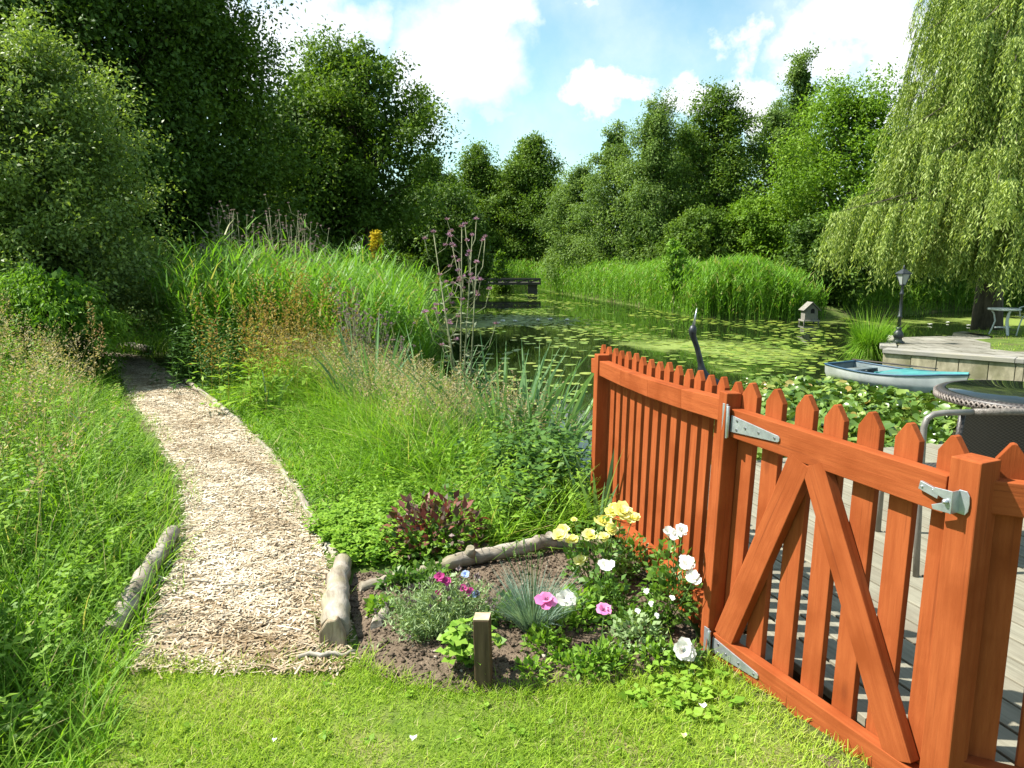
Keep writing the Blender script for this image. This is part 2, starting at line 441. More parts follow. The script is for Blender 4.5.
class MB:
    """collects boxes, tubes, lathes; builds them as one mesh (world coordinates)"""
    def __init__(s):
        s.v, s.f, s.g, s.sm, s.mi = [], [], [], [], []

    def add(s, V, F, G=None, smooth=False, mi=0):
        o = len(s.v)
        s.v += [tuple(p) for p in V]
        s.g += [tuple(p) for p in (G if G is not None else V)]
        for f in F:
            s.f.append(tuple(o + i for i in f)); s.sm.append(smooth); s.mi.append(mi)

    def board(s, a, b, w, t, up=(0, 0, 1), mi=0):
        """bar from a to b; w along 'side' (a->b cross up), t along up"""
        a, b, up = Vector(a), Vector(b), Vector(up)
        d = (b - a); L = d.length; d.normalize()
        sd = d.cross(up).normalized(); up = sd.cross(d)
        V, G = [], []
        ofs = random.random() * 20
        for k, c in enumerate((a, b)):
            for i, j in ((-1, -1), (1, -1), (1, 1), (-1, 1)):
                V.append(c + sd * (i * w / 2) + up * (j * t / 2))
                G.append((i * w / 2 + ofs, j * t / 2 + ofs, k * L + ofs))
        F = [(0, 3, 2, 1), (4, 5, 6, 7), (0, 1, 5, 4), (1, 2, 6, 5), (2, 3, 7, 6), (3, 0, 4, 7)]
        s.add(V, F, G, False, mi)

    def prism(s, outline, d, depth, G=None, mi=0):
        """closed 3-D outline extruded by vector d*depth; outline ordered counter-clockwise seen against d"""
        d = Vector(d).normalized() * depth
        n = len(outline)
        A = [Vector(p) for p in outline]
        V = A + [p + d for p in A]
        F = [tuple(range(n - 1, -1, -1)), tuple(range(n, 2 * n))]
        for i in range(n):
            j = (i + 1) % n
            F.append((i, j, n + j, n + i))
        s.add(V, F, G, False, mi)

    def tube(s, pts, rad, n=8, caps=True, smooth=True, squash=1.0):
        P = [Vector(p) for p in pts]
        if not isinstance(rad, (list, tuple)): rad = [rad] * len(P)
        V, G, F = [], [], []
        L = 0
        ref = None
        ofs = random.random() * 20
        for i, p in enumerate(P):
            t = (P[min(i + 1, len(P) - 1)] - P[max(i - 1, 0)]).normalized()
            if ref is None:
                ref = Vector((0, 0, 1)) if abs(t.z) < .9 else Vector((1, 0, 0))
            x = (ref - t * ref.dot(t)).normalized(); ref = x
            y = t.cross(x)
            if i: L += (P[i] - P[i - 1]).length
            for k in range(n):
                a = 2 * math.pi * k / n
                q = (x * math.cos(a) * squash + y * math.sin(a)) * rad[i]
                V.append(p + q); G.append((q.x + ofs, q.y + q.z + ofs, L + ofs))
        for i in range(len(P) - 1):
            for k in range(n):
                F.append((i * n + k, i * n + (k + 1) % n, (i + 1) * n + (k + 1) % n, (i + 1) * n + k))
        s.add(V, F, G, smooth)
        if caps:
            o = len(s.v) - len(V)
            s.f.append(tuple(o + k for k in range(n - 1, -1, -1))); s.sm.append(False); s.mi.append(0)
            e = o + (len(P) - 1) * n
            s.f.append(tuple(e + k for k in range(n))); s.sm.append(False); s.mi.append(0)

    def lathe(s, prof, c, n=16, smooth=True):
        V, F = [], []
        for r, z in prof:
            for k in range(n):
                a = 2 * math.pi * k / n
                V.append((c[0] + r * math.cos(a), c[1] + r * math.sin(a), c[2] + z))
        for i in range(len(prof) - 1):
            for k in range(n):
                F.append((i * n + k, i * n + (k + 1) % n, (i + 1) * n + (k + 1) % n, (i + 1) * n + k))
        F.append(tuple(range(n - 1, -1, -1)))
        e = (len(prof) - 1) * n
        F.append(tuple(e + k for k in range(n)))
        s.add(V, F, None, smooth)

    def build(s, name, mat, parent=None, bevel=0, subsurf=0):
        org = ORG[parent.name] if parent is not None else Vector((0, 0, 0))
        me = bpy.data.meshes.new(name)
        me.from_pydata([(p[0] - org.x, p[1] - org.y, p[2] - org.z) for p in s.v], [], s.f)
        me.polygons.foreach_set('use_smooth', s.sm)
        mats = mat if isinstance(mat, (list, tuple)) else [mat]
        for m in mats: me.materials.append(m)
        if len(mats) > 1: me.polygons.foreach_set('material_index', s.mi)
        a = me.attributes.new('gc', 'FLOAT_VECTOR', 'POINT')
        a.data.foreach_set('vector', np.array(s.g, dtype=np.float32).ravel())
        me.update()
        o = bpy.data.objects.new(name, me)
        col.objects.link(o)
        if parent is not None: o.parent = parent
        ORG[o.name] = org
        if bevel:
            m = o.modifiers.new('bevel', 'BEVEL'); m.width = bevel; m.segments = 2; m.limit_method = 'ANGLE'; m.angle_limit = R(40)
        if subsurf:
            m = o.modifiers.new('sub', 'SUBSURF'); m.levels = subsurf; m.render_levels = subsurf
        return o


class NP:
    """numpy mesh of quads with a 'tint' value per vertex"""
    def __init__(s):
        s.V, s.Q, s.T, s.n = [], [], [], 0

    def add(s, V, Q, T):
        s.V.append(np.asarray(V, np.float32)); s.Q.append(np.asarray(Q, np.int64) + s.n); s.T.append(np.asarray(T, np.float32))
        s.n += len(V)

    def build(s, name, mat, parent=None, smooth=False):
        V = np.concatenate(s.V); Q = np.concatenate(s.Q); T = np.concatenate(s.T)
        if parent is not None:
            org = ORG[parent.name]; V = V - np.array(org, np.float32)
        else:
            org = Vector((0, 0, 0))
        me = bpy.data.meshes.new(name)
        me.vertices.add(len(V)); me.vertices.foreach_set('co', np.ascontiguousarray(V, np.float32).ravel())
        nq = len(Q)
        me.loops.add(nq * 4); me.loops.foreach_set('vertex_index', Q.astype(np.int32).ravel())
        me.polygons.add(nq)
        me.polygons.foreach_set('loop_start', np.arange(0, nq * 4, 4, dtype=np.int32))
        me.polygons.foreach_set('loop_total', np.full(nq, 4, np.int32))
        if smooth: me.polygons.foreach_set('use_smooth', np.ones(nq, bool))
        me.update(calc_edges=True)
        a = me.attributes.new('tint', 'FLOAT', 'POINT'); a.data.foreach_set('value', np.clip(T, 0, 1))
        me.materials.append(mat)
        o = bpy.data.objects.new(name, me); col.objects.link(o)
        if parent is not None: o.parent = parent
        ORG[o.name] = org
        return o


def unit(a):
    return a / np.maximum(np.linalg.norm(a, axis=1, keepdims=True), 1e-9)


def rdir(rng, n):
    return unit(rng.normal(size=(n, 3)))


def leaves(P, D, N, L, W, tint, fold=.15):
    """one four-point leaf per row, folded a little along its midrib"""
    n = len(P)
    D = unit(D); S = unit(np.cross(D, N)); N = np.cross(S, D)
    L = np.broadcast_to(L, n)[:, None]; W = np.broadcast_to(W, n)[:, None]
    mid = P + D * L * .45
    V = np.stack([P, mid + S * W * .5 + N * W * fold, P + D * L - N * L * .08, mid - S * W * .5 + N * W * fold], 1).reshape(-1, 3)
    Q = np.arange(n * 4).reshape(-1, 4)
    return V, Q, np.repeat(tint, 4)


def strips(rng, P, D, L, W, bend, seg, tint, taper=1.3, side=None, dt=0.0):
    """blades: P start, D direction, bend = displacement of the tip; tapering strips"""
    n = len(P)
    L = np.broadcast_to(L, n); W = np.broadcast_to(W, n)
    D = unit(D)
    if side is None:
        a = rng.uniform(0, 2 * np.pi, n)
        side = np.stack([np.cos(a), np.sin(a), np.zeros(n)], 1)
    V = np.empty((n, seg + 1, 2, 3)); T = np.empty((n, seg + 1, 2))
    for k in range(seg + 1):
        t = k / seg
        c = P + D * (L * t)[:, None] + bend * t * t
        w = (W * np.maximum(1 - t ** taper, .06) * .5)[:, None]
        V[:, k, 0] = c - side * w; V[:, k, 1] = c + side * w
        T[:, k, :] = (tint + dt * t)[:, None]
    base = (np.arange(n) * (seg + 1) * 2)[:, None]
    Q = []
    for k in range(seg):
        Q.append(np.concatenate([base + 2 * k, base + 2 * k + 1, base + 2 * k + 3, base + 2 * k + 2], 1))
    return V.reshape(-1, 3), np.concatenate(Q), T.reshape(-1)


# ------------------------------------------------------------------ survey of the site
POND = np.array([(0.5, 6.3), (-.3, 7.3), (-1.2, 9.2), (-1.7, 12), (-2.3, 16), (-2.5, 22), (-2.9, 35), (-3.2, 46), (-1.5, 53), (1.5, 53), (2.2, 48.5),
                 (3.9, 40), (5.6, 32.6), (6.6, 26.6), (9.5, 25.2), (12.5, 26.8), (20, 31), (34, 33), (34, 24), (16, 20.6), (12.5, 19.3), (10.6, 18.0), (9.9, 16.9), (8.4, 16.7),
                 (7.05, 13.95), (8.75, 12.5), (11.5, 10.2), (13, 8), (13, 6.1), (8, 6.1), (3.5, 6.0), (2, 5.6), (1.0, 5.5)])
PATH_L = [(-1.50, 2.72), (-1.60, 3.04), (-1.72, 3.44), (-1.9, 4.1), (-2.04, 4.43), (-2.5, 5.4), (-3.18, 6.5), (-4.02, 7.84), (-5.2, 9.8), (-6.45, 11.7), (-7.6, 13.2), (-9.2, 14.6), (-11.5, 15.8)]
PATH_R = [(-.67, 2.72), (-.72, 2.95), (-.85, 3.33), (-1.12, 4.1), (-1.44, 4.82), (-1.7, 5.4), (-2.1, 6.2), (-3.0, 7.7), (-4.2, 9.5), (-5.35, 11.2), (-6.3, 12.6), (-8.2, 14.0), (-11, 15)]
PATH = np.array(PATH_L + PATH_R[::-1])
FAR_P, MID_P, NEAR_P = Vector((.545, 4.45, 0)), Vector((.862, 2.87, 0)), Vector((1.285, 1.985, 0))
BED = np.array([(-.66, 2.95), (-.62, 2.74), (-.45, 2.62), (-.2, 2.55), (.1, 2.55), (.35, 2.6), (.6, 2.68), (.78, 2.74), (.8, 3.0), (.74, 3.4), (.64, 4.0), (.30, 3.95),
                (.0, 3.82), (-.3, 3.72), (-.62, 3.66), (-.82, 3.62), (-.78, 3.3)])


def inside(poly, x, y):
    x = np.asarray(x, float); y = np.asarray(y, float)
    c = np.zeros(x.shape, bool)
    n = len(poly)
    for i in range(n):
        x1, y1 = poly[i]; x2, y2 = poly[(i + 1) % n]
        if y1 == y2: continue
        k = ((y1 > y) != (y2 > y)) & (x < (x2 - x1) * (y - y1) / (y2 - y1) + x1)
        c ^= k
    return c


def edge_dist(poly, x, y, closed=True):
    x = np.asarray(x, float); y = np.asarray(y, float)
    d = np.full(x.shape, 1e9)
    n = len(poly)
    for i in range(n if closed else n - 1):
        x1, y1 = poly[i]; x2, y2 = poly[(i + 1) % n]
        dx, dy = x2 - x1, y2 - y1
        t = np.clip(((x - x1) * dx + (y - y1) * dy) / (dx * dx + dy * dy), 0, 1)
        d = np.minimum(d, np.hypot(x - x1 - t * dx, y - y1 - t * dy))
    return d


def sstep(a, b, x):
    t = np.clip((x - a) / (b - a), 0, 1)
    return t * t * (3 - 2 * t)


FL = [(.20, 6.2), (FAR_P.x, FAR_P.y), (MID_P.x, MID_P.y), (NEAR_P.x, NEAR_P.y), (NEAR_P.x + 1.05, NEAR_P.y - .5), (2.6, -.8)]


def fence_q(x, y):
    """signed distance to the fence line, positive on the deck side"""
    x = np.asarray(x, float); y = np.asarray(y, float)
    xs = np.interp(-y, [-p[1] for p in FL], [p[0] for p in FL])
    return (x - xs) * .92


def hgt(x, y):
    x = np.asarray(x, float); y = np.asarray(y, float)
    ins = inside(POND, x, y)
    d = edge_dist(POND, x, y)
    near = (y < 9) & (x < 1)
    land = -.02 * sstep(4, 8, y) - .1 * sstep(8, 16, y)
    xl = np.interp(y, [p[1] for p in PATH_L], [p[0] for p in PATH_L])
    land = land + .28 * sstep(.15, 2.6, xl - x) * sstep(1.6, 4, y) * (1 - sstep(14, 22, y))
    land = land + .035 * np.sin(x * .9 + 1.3) * np.sin(y * .7) * sstep(5, 9, y)
    land = np.where(fence_q(x, y) > 0, land - .17 * sstep(.0, .10, fence_q(x, y)) * (1 - sstep(5.0, 6.2, y)), land)
    bank = -.5 + (land + .5) * sstep(0, 1.1, d)
    z = np.where(ins, -.5 - np.minimum(1.0, d * .9), bank)
    return z


def grid_axis(spans):
    out = []
    for a, b, st in spans:
        out.append(np.arange(a, b, st))
    out.append(np.array([spans[-1][1]]))
    return np.concatenate(out)


gx = grid_axis([(-900, -100, 100), (-100, -20, 8), (-20, -9, .7), (-9, -3.5, .25), (-3.5, 2.6, .1), (2.6, 9, .3), (9, 36, .8), (36, 100, 8), (100, 900, 100)])
gy = grid_axis([(-300, -20, 40), (-20, 0, 3), (0, 1.4, .35), (1.4, 7.5, .1), (7.5, 20, .25), (20, 60, .8), (60, 140, 8), (140, 1500, 120)])
GX, GY = np.meshgrid(gx, gy)
GZ = hgt(GX, GY)
me = bpy.data.meshes.new('ground')
nv = GX.size
me.vertices.add(nv)
me.vertices.foreach_set('co', np.stack([GX, GY, GZ], -1).astype(np.float32).ravel())
nx, ny = len(gx), len(gy)
ii = (np.arange(ny - 1)[:, None] * nx + np.arange(nx - 1)[None, :]).ravel()
Q = np.stack([ii, ii + 1, ii + nx + 1, ii + nx], 1)
me.loops.add(Q.size); me.loops.foreach_set('vertex_index', Q.astype(np.int32).ravel())
me.polygons.add(len(Q)); me.polygons.foreach_set('loop_start', np.arange(0, Q.size, 4, dtype=np.int32)); me.polygons.foreach_set('loop_total', np.full(len(Q), 4, np.int32))
me.polygons.foreach_set('use_smooth', np.ones(len(Q), bool))
me.update(calc_edges=True)
me.materials.append(M_ground)
ground = bpy.data.objects.new('ground', me); col.objects.link(ground)
tag(ground, kind='structure')


def sheet(name, poly, step, zfun, mat, attr=None, jitter=0):
    """a surface sheet following the ground, cut to a polygon's grid cells and with its rim moved onto the outline"""
    x0, y0 = poly.min(0); x1, y1 = poly.max(0)
    xs = np.arange(x0 - step, x1 + 2 * step, step); ys = np.arange(y0 - step, y1 + 2 * step, step)
    X, Y = np.meshgrid(xs, ys)
    n = len(xs)
    ins = inside(poly, X, Y)
    cell = ins[:-1, :-1] | ins[1:, :-1] | ins[:-1, 1:] | ins[1:, 1:]
    # outer points move to the nearest outline point
    flat = np.stack([X.ravel(), Y.ravel()], 1)
    out = ~ins.ravel()
    best = np.full(len(flat), 1e9); proj = flat.copy()
    for i in range(len(poly)):
        p, q = poly[i], poly[(i + 1) % len(poly)]
        e = q - p
        t = np.clip(((flat - p) @ e) / (e @ e), 0, 1)
        c = p + t[:, None] * e
        d = np.hypot(*(flat - c).T)
        k = d < best
        best[k] = d[k]; proj[k] = c[k]
    flat[out] = proj[out]
    Z = zfun(flat[:, 0], flat[:, 1])
    j, i = np.nonzero(cell)
    b = j * n + i
    Q = np.stack([b, b + 1, b + n + 1, b + n], 1)
    used, inv = np.unique(Q, return_inverse=True)
    V = np.column_stack([flat, Z])[used]
    Q = inv.reshape(-1, 4)
    me = bpy.data.meshes.new(name)
    me.from_pydata(V.tolist(), [], Q.tolist())
    me.polygons.foreach_set('use_smooth', np.ones(len(Q), bool))
    me.materials.append(mat)
    if attr is not None:
        a = me.attributes.new(attr[0], 'FLOAT', 'POINT'); a.data.foreach_set('value', attr[1](V[:, 0], V[:, 1]).astype(np.float32))
    me.validate(); me.update()
    o = bpy.data.objects.new(name, me); col.objects.link(o)
    return o


def ripple(x, y, f, a):
    return a * (np.sin(x * f + 1.7 * np.sin(y * f * .7)) * np.sin(y * f * 1.13 + 1.1 * np.sin(x * f * .6)))


def z_path(x, y):
    return hgt(x, y) + .012 + ripple(x, y, 6, .006) + ripple(x, y, 17, .004)


rs = np.random.default_rng(5)


def z_bed(x, y):
    e = np.where(inside(BED, x, y), sstep(0, .12, edge_dist(BED, x, y)), 0)
    return hgt(x, y) + .006 + e * (.03 + ripple(x, y, 9, .009) + ripple(x + 3, y, 23, .004) + ripple(x, y + 5, 51, .003) + rs.uniform(-.0025, .0025, np.shape(x)))


path = sheet('path', PATH, .12, z_path, M_pathbase); tag(path, kind='structure')
bed = sheet('flower_bed_soil', BED, .022, z_bed, M_soil); tag(bed, kind='structure')


LAWN = np.array([(-1.9, 1.2), (-1.9, 2.2), (-1.7, 2.7), (-.67, 2.72), (-.45, 2.60), (-.2, 2.53), (.1, 2.53), (.35, 2.58), (.6, 2.66), (.72, 2.70), (.74, 2.70), (1.04, 2.02), (1.38, 1.2)])
lawn = sheet('lawn', LAWN, .1, lambda x, y: hgt(x, y) + .006, M_turf); tag(lawn, kind='structure')

STRIP = np.array([(.99, 2.22), (1.05, 2.18), (1.22, 1.84), (1.32, 1.60), (1.16, 1.60), (1.05, 1.95)])
strip = sheet('soil', STRIP, .05, lambda x, y: hgt(x, y) + .012 + ripple(x, y, 31, .004), M_soil); tag(strip, kind='structure')


def weed_amt(x, y):
    # how much floating weed: a bright raft left of the boat, a pale one far left, clear dark water mid-left
    r1 = np.exp(-(((x - 5.2) / 2.2) ** 2 + ((y - 17.5) / 4.0) ** 2))
    r2 = np.exp(-(((x + .4) / 2.6) ** 2 + ((y - 25) / 4.0) ** 2))
    r3 = np.exp(-(((x - 17) / 5.5) ** 2 + ((y - 24.5) / 3.2) ** 2))
    dk = np.exp(-(((x + .3) / 2.2) ** 2 + ((y - 13.2) / 2.7) ** 2))
    rim = np.exp(-(edge_dist(POND, x, y) / .5))
    return .24 * r1 + .26 * r2 + .22 * r3 - .35 * dk + .10 * rim - .005


WPOLY = np.array([(-6, 5.0), (36, 5.0), (36, 56), (-6, 56)])
water = sheet('water', WPOLY, .5, lambda x, y: np.full(np.shape(x), -.5), M_water, ('weed', weed_amt)); tag(water, kind='structure')

# ------------------------------------------------------------------ deck and stone platform
random.seed(3)
DECK = [(.73, 5.15), (.66, 4.5), (.99, 2.9), (1.42, 2.04), (2.5, 1.54), (7.9, 1.5), (7.9, 6.3), (3.6, 6.25), (2.1, 5.75), (.9, 5.4)]


def clip_line(poly, p, d):
    """interval of the line p + t d inside a polygon (outermost crossings)"""
    ts = []
    n = len(poly)
    for i in range(n):
        a = Vector(poly[i]); b = Vector(poly[(i + 1) % n])
        e = b - a
        den = d.x * e.y - d.y * e.x
        if abs(den) < 1e-9: continue
        t = ((a.x - p.x) * e.y - (a.y - p.y) * e.x) / den
        s = ((a.x - p.x) * d.y - (a.y - p.y) * d.x) / den
        if 0 <= s < 1: ts.append(t)
    return (min(ts), max(ts)) if len(ts) >= 2 else None


dk = MB()
pd = Vector((.29, -.957)).normalized(); pn = Vector((.957, .29)).normalized()
k = -8.0
while k < 9:
    iv = clip_line(DECK, pn * k, pd)
    if iv:
        a = pn * k + pd * (iv[0] + random.uniform(-.01, .01)); b = pn * k + pd * (iv[1] + random.uniform(-.01, .01))
        zz = .012 + random.uniform(-.002, .002)
        cut = (a + b) / 2 + pd * random.uniform(-.8, .8)
        dk.board((a.x, a.y, zz), (cut.x - pd.x * .003, cut.y - pd.y * .003, zz), .131, .036)
        dk.board((cut.x + pd.x * .003, cut.y + pd.y * .003, zz), (b.x, b.y, zz + .001), .131, .036)
    k += .144
deck = dk.build('wooden_deck', M_plank, bevel=.003)
tag(deck, 'weathered grey plank deck beyond the red gate', 'deck')
dj = MB()
for i in range(len(DECK)):
    a, b = Vector(DECK[i]), Vector(DECK[(i + 1) % len(DECK)])
    c = Vector((3.5, 3.0))
    a2 = a + (c - a).normalized() * .10; b2 = b + (c - b).normalized() * .10
    dj.board((a2.x, a2.y, -.09), (b2.x, b2.y, -.09), .05, .14)
for i in range(9):
    dj.board((1.0 + i * .75, 5.9, -.45), (1.0 + i * .75, 5.9, -.02), .1, .1, up=(0, 1, 0))
dj.build('joist', M_stakew, None).parent = deck

PF = -.10
PLAT = [(7.05, 13.95), (8.75, 12.5), (11.5, 10.2), (13.0, 8.0), (13.0, 5.6), (32, 5.6), (32, 23.6), (16, 20.4), (12.5, 19.1), (10.65, 17.8), (9.95, 16.7), (8.35, 16.5)]
pm = MB()
pm.prism([(x, y, -1.2) for x, y in PLAT], (0, 0, 1), 1.2 + PF - .05)
plat = pm.build('retaining_wall', M_wall)
tag(plat, 'pale weathered retaining wall holding the patio above the pond', 'wall')
wb = MB()
for i in range(4):
    a, b = Vector(PLAT[i]), Vector(PLAT[i + 1])
    L = (b - a).length; d = (b - a).normalized(); nn = Vector((-abs(d.y), d.x if d.y > 0 else -d.x)).normalized()
    nn = Vector((d.y, -d.x));
    if nn.x > 0: nn = -nn
    s = 0
    while s < L - .05:
        w = min(random.uniform(.32, .5), L - s)
        p = a + d * (s + w / 2) + nn * random.uniform(.012, .03)
        wb.board((p.x, p.y, -1.1), (p.x, p.y, PF - .06), w - .012, .03, up=(nn.x, nn.y, 0))
        s += w
wb.build('wall_panel', M_wall, None, bevel=.006).parent = plat
cap = MB()
for i in range(4):
    a, b = Vector(PLAT[i]), Vector(PLAT[i + 1])
    d = (b - a).normalized(); nn = Vector((d.y, -d.x))
    if nn.x > 0: nn = -nn
    L = (b - a).length; s = 0
    while s < L:
        w = min(2.1, L - s)
        p = a + d * s - nn * .10; q = a + d * (s + w - .008) - nn * .10
        cap.board((p.x, p.y, PF - .015), (q.x, q.y, PF - .015), .34, .08)
        s += w
a, b = Vector(PLAT[0]), Vector(PLAT[len(PLAT) - 1])
cap.board((a.x + .32, a.y + .45, PF - .013), (b.x, b.y, PF - .013), .3, .078)
cap.build('timber_coping', M_greyplank, None, bevel=.008).parent = plat
PAVE = np.array([(7.35, 14.05), (8.9, 12.75), (11.6, 10.5), (12.6, 10.9), (11.9, 13.3), (8.95, 13.75), (10.7, 16.5), (9.6, 16.45), (8.6, 16.2)])
pave = sheet('pavement', PAVE, .25, lambda x, y: np.full(np.shape(x), PF + .004), noisemat('patio_paving', (.19, .18, .15), (.31, .295, .25), 5, 8, .9, .3, coord='World', spec=.15, c3=(.19, .175, .14), s3=1.3))
tag(pave, kind='structure')
_n, _l = pave.data.materials[0].node_tree.nodes, pave.data.materials[0].node_tree.links
_p = [q for q in _n if q.type == 'BSDF_PRINCIPLED'][0]
_g = _n.new('ShaderNodeNewGeometry'); _b = _n.new('ShaderNodeTexBrick')
_b.inputs['Scale'].default_value = 1.0; _b.inputs['Brick Width'].default_value = .62; _b.inputs['Row Height'].default_value = .62; _b.inputs['Mortar Size'].default_value = .014
_b.inputs['Color1'].default_value = (1, 1, 1, 1); _b.inputs['Color2'].default_value = (.74, .74, .72, 1); _b.inputs['Mortar'].default_value = (.22, .24, .14, 1)
_x = _n.new('ShaderNodeMix'); _x.data_type = 'RGBA'; _x.blend_type = 'MULTIPLY'; _x.inputs[0].default_value = 1
_s = _p.inputs['Base Color'].links[0].from_socket
_l.new(_g.outputs['Position'], _b.inputs['Vector']); _l.new(_s, _x.inputs[6]); _l.new(_b.outputs['Color'], _x.inputs[7]); _l.new(_x.outputs[2], _p.inputs['Base Color'])
PATCH = np.array([(10.75, 17.6), (12.6, 18.9), (16, 20.1), (30, 22), (30, 6), (13.4, 8), (12.65, 11.0), (11.95, 13.35), (9.05, 13.82), (10.78, 16.55)])
turf = sheet('lawn', PATCH, .4, lambda x, y: np.full(np.shape(x), PF - .002), M_turf); tag(turf, kind='structure')

# ------------------------------------------------------------------ picket fence and gate
UPZ = Vector((0, 0, 1))


def frame(a, b):
    d = Vector((b.x - a.x, b.y - a.y, 0)).normalized()
    q = Vector((-d.y, d.x, 0))
    if q.x < 0: q = -q
    return d, q


def picket_mb(c, d, q, z0, z1, w, t, q0, lean=0.0):
    """pointed board, centre c on the fence line, deck side at q0..q0+t"""
    m = MB()
    sh = w * .62
    pr = [(-w / 2, z0), (w / 2, z0), (w / 2, z1 - sh), (w * .10, z1 - .003), (0, z1), (-w * .10, z1 - .003), (-w / 2, z1 - sh)]
    tilt = random.uniform(-.006, .006)
    out = [c + d * (x + tilt * (z - z0)) + q * q0 + UPZ * z + Vector((lean * (1 - z), 0, 0)) for x, z in pr]
    ofs = random.random() * 30
    G = [(x + ofs, ofs, z + ofs) for x, z in pr] + [(x + ofs, ofs + t, z + ofs) for x, z in pr]
    m.prism(out, q, t, G)
    return m


def post_mb(c, d, q, z0, z1, w, lean=0.0):
    m = MB()
    m.board((c.x + lean * (1 - z0), c.y, z0), (c.x, c.y, z1), w, w, up=(q.x, q.y, 0))
    return m


LEAN = -.034                                # the hinge post leans a little
random.seed(11)
# left panel ----------------------------------------------------------
fd, fq = frame(FAR_P, MID_P)
FEN = thing('picket_fence', 'red stained picket fence panel running from the gate towards the pond', 'fence', FAR_P)
post_mb(FAR_P, fd, fq, -.35, 1.045, .072, LEAN * .4).build('post', M_paint, FEN, bevel=.004)
post_mb(MID_P, fd, fq, -.3, 1.10, .064, LEAN).build('post', M_paint, FEN, bevel=.004)
n_p = 16
L1 = (MID_P - FAR_P).length
for i in range(n_p):
    s = -.115 + (L1 + .07) * i / (n_p - 1)
    c = FAR_P + fd * s
    picket_mb(c, fd, fq, .02 - .14 * (1 - i / n_p), 1.085 + .05 * (i / (n_p - 1)) + random.uniform(-.006, .006), .068, .024, .036, LEAN * (.4 + .6 * i / n_p)).build('picket', M_paint, FEN, bevel=.0025)
zc = lambda s: 1.0 - .018 * math.sin(math.pi * max(0, min(1, s / L1)))
m = MB()
pts = [-.13, 0, L1 * .25, L1 * .5, L1 * .75, L1 - .03]
for a, b in zip(pts[:-1], pts[1:]):
    pa = FAR_P + fd * a + fq * .004 + UPZ * (zc(a) - .035 + .06 * a / L1); pb = FAR_P + fd * b + fq * .004 + UPZ * (zc(b) - .035 + .06 * b / L1)
    m.board(pa, pb, .06, .09)
m.build('rail', M_paint, FEN, bevel=.003)
m = MB(); m.board(FAR_P + fd * -.1 + fq * .004 + UPZ * .06, MID_P - fd * .03 + fq * .004 + UPZ * .155 + Vector((LEAN * .8, 0, 0)), .056, .10)
m.build('rail', M_paint, FEN, bevel=.003)

# gate ------------------------------------------------------------------
gd, gq = frame(MID_P, NEAR_P)
GL = (NEAR_P - MID_P).length
G = thing('garden_gate', 'red stained picket gate with two diagonal braces and galvanised hinges', 'gate', MID_P)
SAG = -.035


def gp(s, qq, z):
    return MID_P + gd * s + gq * qq + UPZ * (z + SAG * s / GL) + Vector((LEAN * (1 - z) * (1 - .7 * s / GL), 0, 0))


for i in range(7):
    s = .072 + .1365 * i
    picket_mb(MID_P + gd * s, gd, gq, .03 + SAG * s, 1.152 + SAG * s + random.uniform(-.005, .005), .083, .026, .024, LEAN * (1 - .7 * s / GL)).build('picket', M_paint, G, bevel=.0025)
m = MB(); m.board(gp(.034, 0, .985), gp(GL - .062, 0, .985), .046, .112); m.build('top_rail', M_paint, G, bevel=.003)
m = MB(); m.board(gp(.036, 0, .052), gp(GL - .05, 0, .052), .046, .105); m.build('bottom_rail', M_paint, G, bevel=.003)


def brace(s0, z0, s1, z1):
    a, b = gp(s0, -.001, z0), gp(s1, -.001, z1)
    m = MB(); m.board(a, b, .042, .098, up=(b - a).normalized().cross(gq))
    return m


brace(.085, .10, .385, .935).build('diagonal_brace', M_paint, G, bevel=.003)
brace(.44, .935, .865, .10).build('diagonal_brace', M_paint, G, bevel=.003)


def hinge(zm, zr, up):
    hm = MB()
    # flap on the post
    c = MID_P + gq * -.036 + gd * .016 + Vector((LEAN * (1 - zm), 0, 0))
    hm.board(c + UPZ * (zm - .068), c + UPZ * (zm + .068), .030, .004, up=-gq)
    # barrel
    bc = MID_P + gq * -.040 + gd * .036 + Vector((LEAN * (1 - zm), 0, 0))
    hm.tube([bc + UPZ * (zm - .062), bc + UPZ * (zm + .062)], .007, 10)
    o = hm.build('hinge', M_galv, G, bevel=.001)
    # tapering strap
    sm = MB()
    pr = [(.040, zr - .033), (.285, zr - .012), (.292, zr - .006), (.292, zr + .006), (.285, zr + .012), (.040, zr + .033)]
    sm.prism([gp(s, -.0285, z) for s, z in pr], gq, .005)
    st = sm.build('hinge_strap', M_galv, o, bevel=.001)
    for s, dz in ((.075, .018), (.075, -.018), (.12, 0), (.19, 0), (.27, 0)):
        k = MB(); p = gp(s, -.0285, zr + dz)
        k.tube([p, p - gq * .003], .0048, 8)
        k.build('screw', M_screw, o)


hinge(.99, .985, 1)
hinge(.05, .055, -1)

# right hand panel with latch post ----------------------------------------
END_P = Vector((NEAR_P.x + 1.05, NEAR_P.y - .50, 0))
rd, rq = frame(NEAR_P, END_P)
RF = thing('picket_fence', 'red stained fence post and pickets carrying the gate latch', 'fence', NEAR_P)
post_mb(NEAR_P, gd, gq, -.35, 1.075, .088).build('post', M_paint, RF, bevel=.004)
post_mb(END_P, rd, rq, -.35, 1.08, .076).build('post', M_paint, RF, bevel=.004)
for i in range(8):
    s = .095 + .13 * i
    picket_mb(NEAR_P + rd * s, rd, rq, .0, 1.115 + random.uniform(-.005, .005), .078, .026, .036).build('picket', M_paint, RF, bevel=.0025)
for zc_ in (.97, .115):
    m = MB(); m.board(NEAR_P + rd * .035 + rq * .012 + UPZ * zc_, END_P + rq * .012 + UPZ * zc_, .046, .095); m.build('rail', M_paint, RF, bevel=.003)
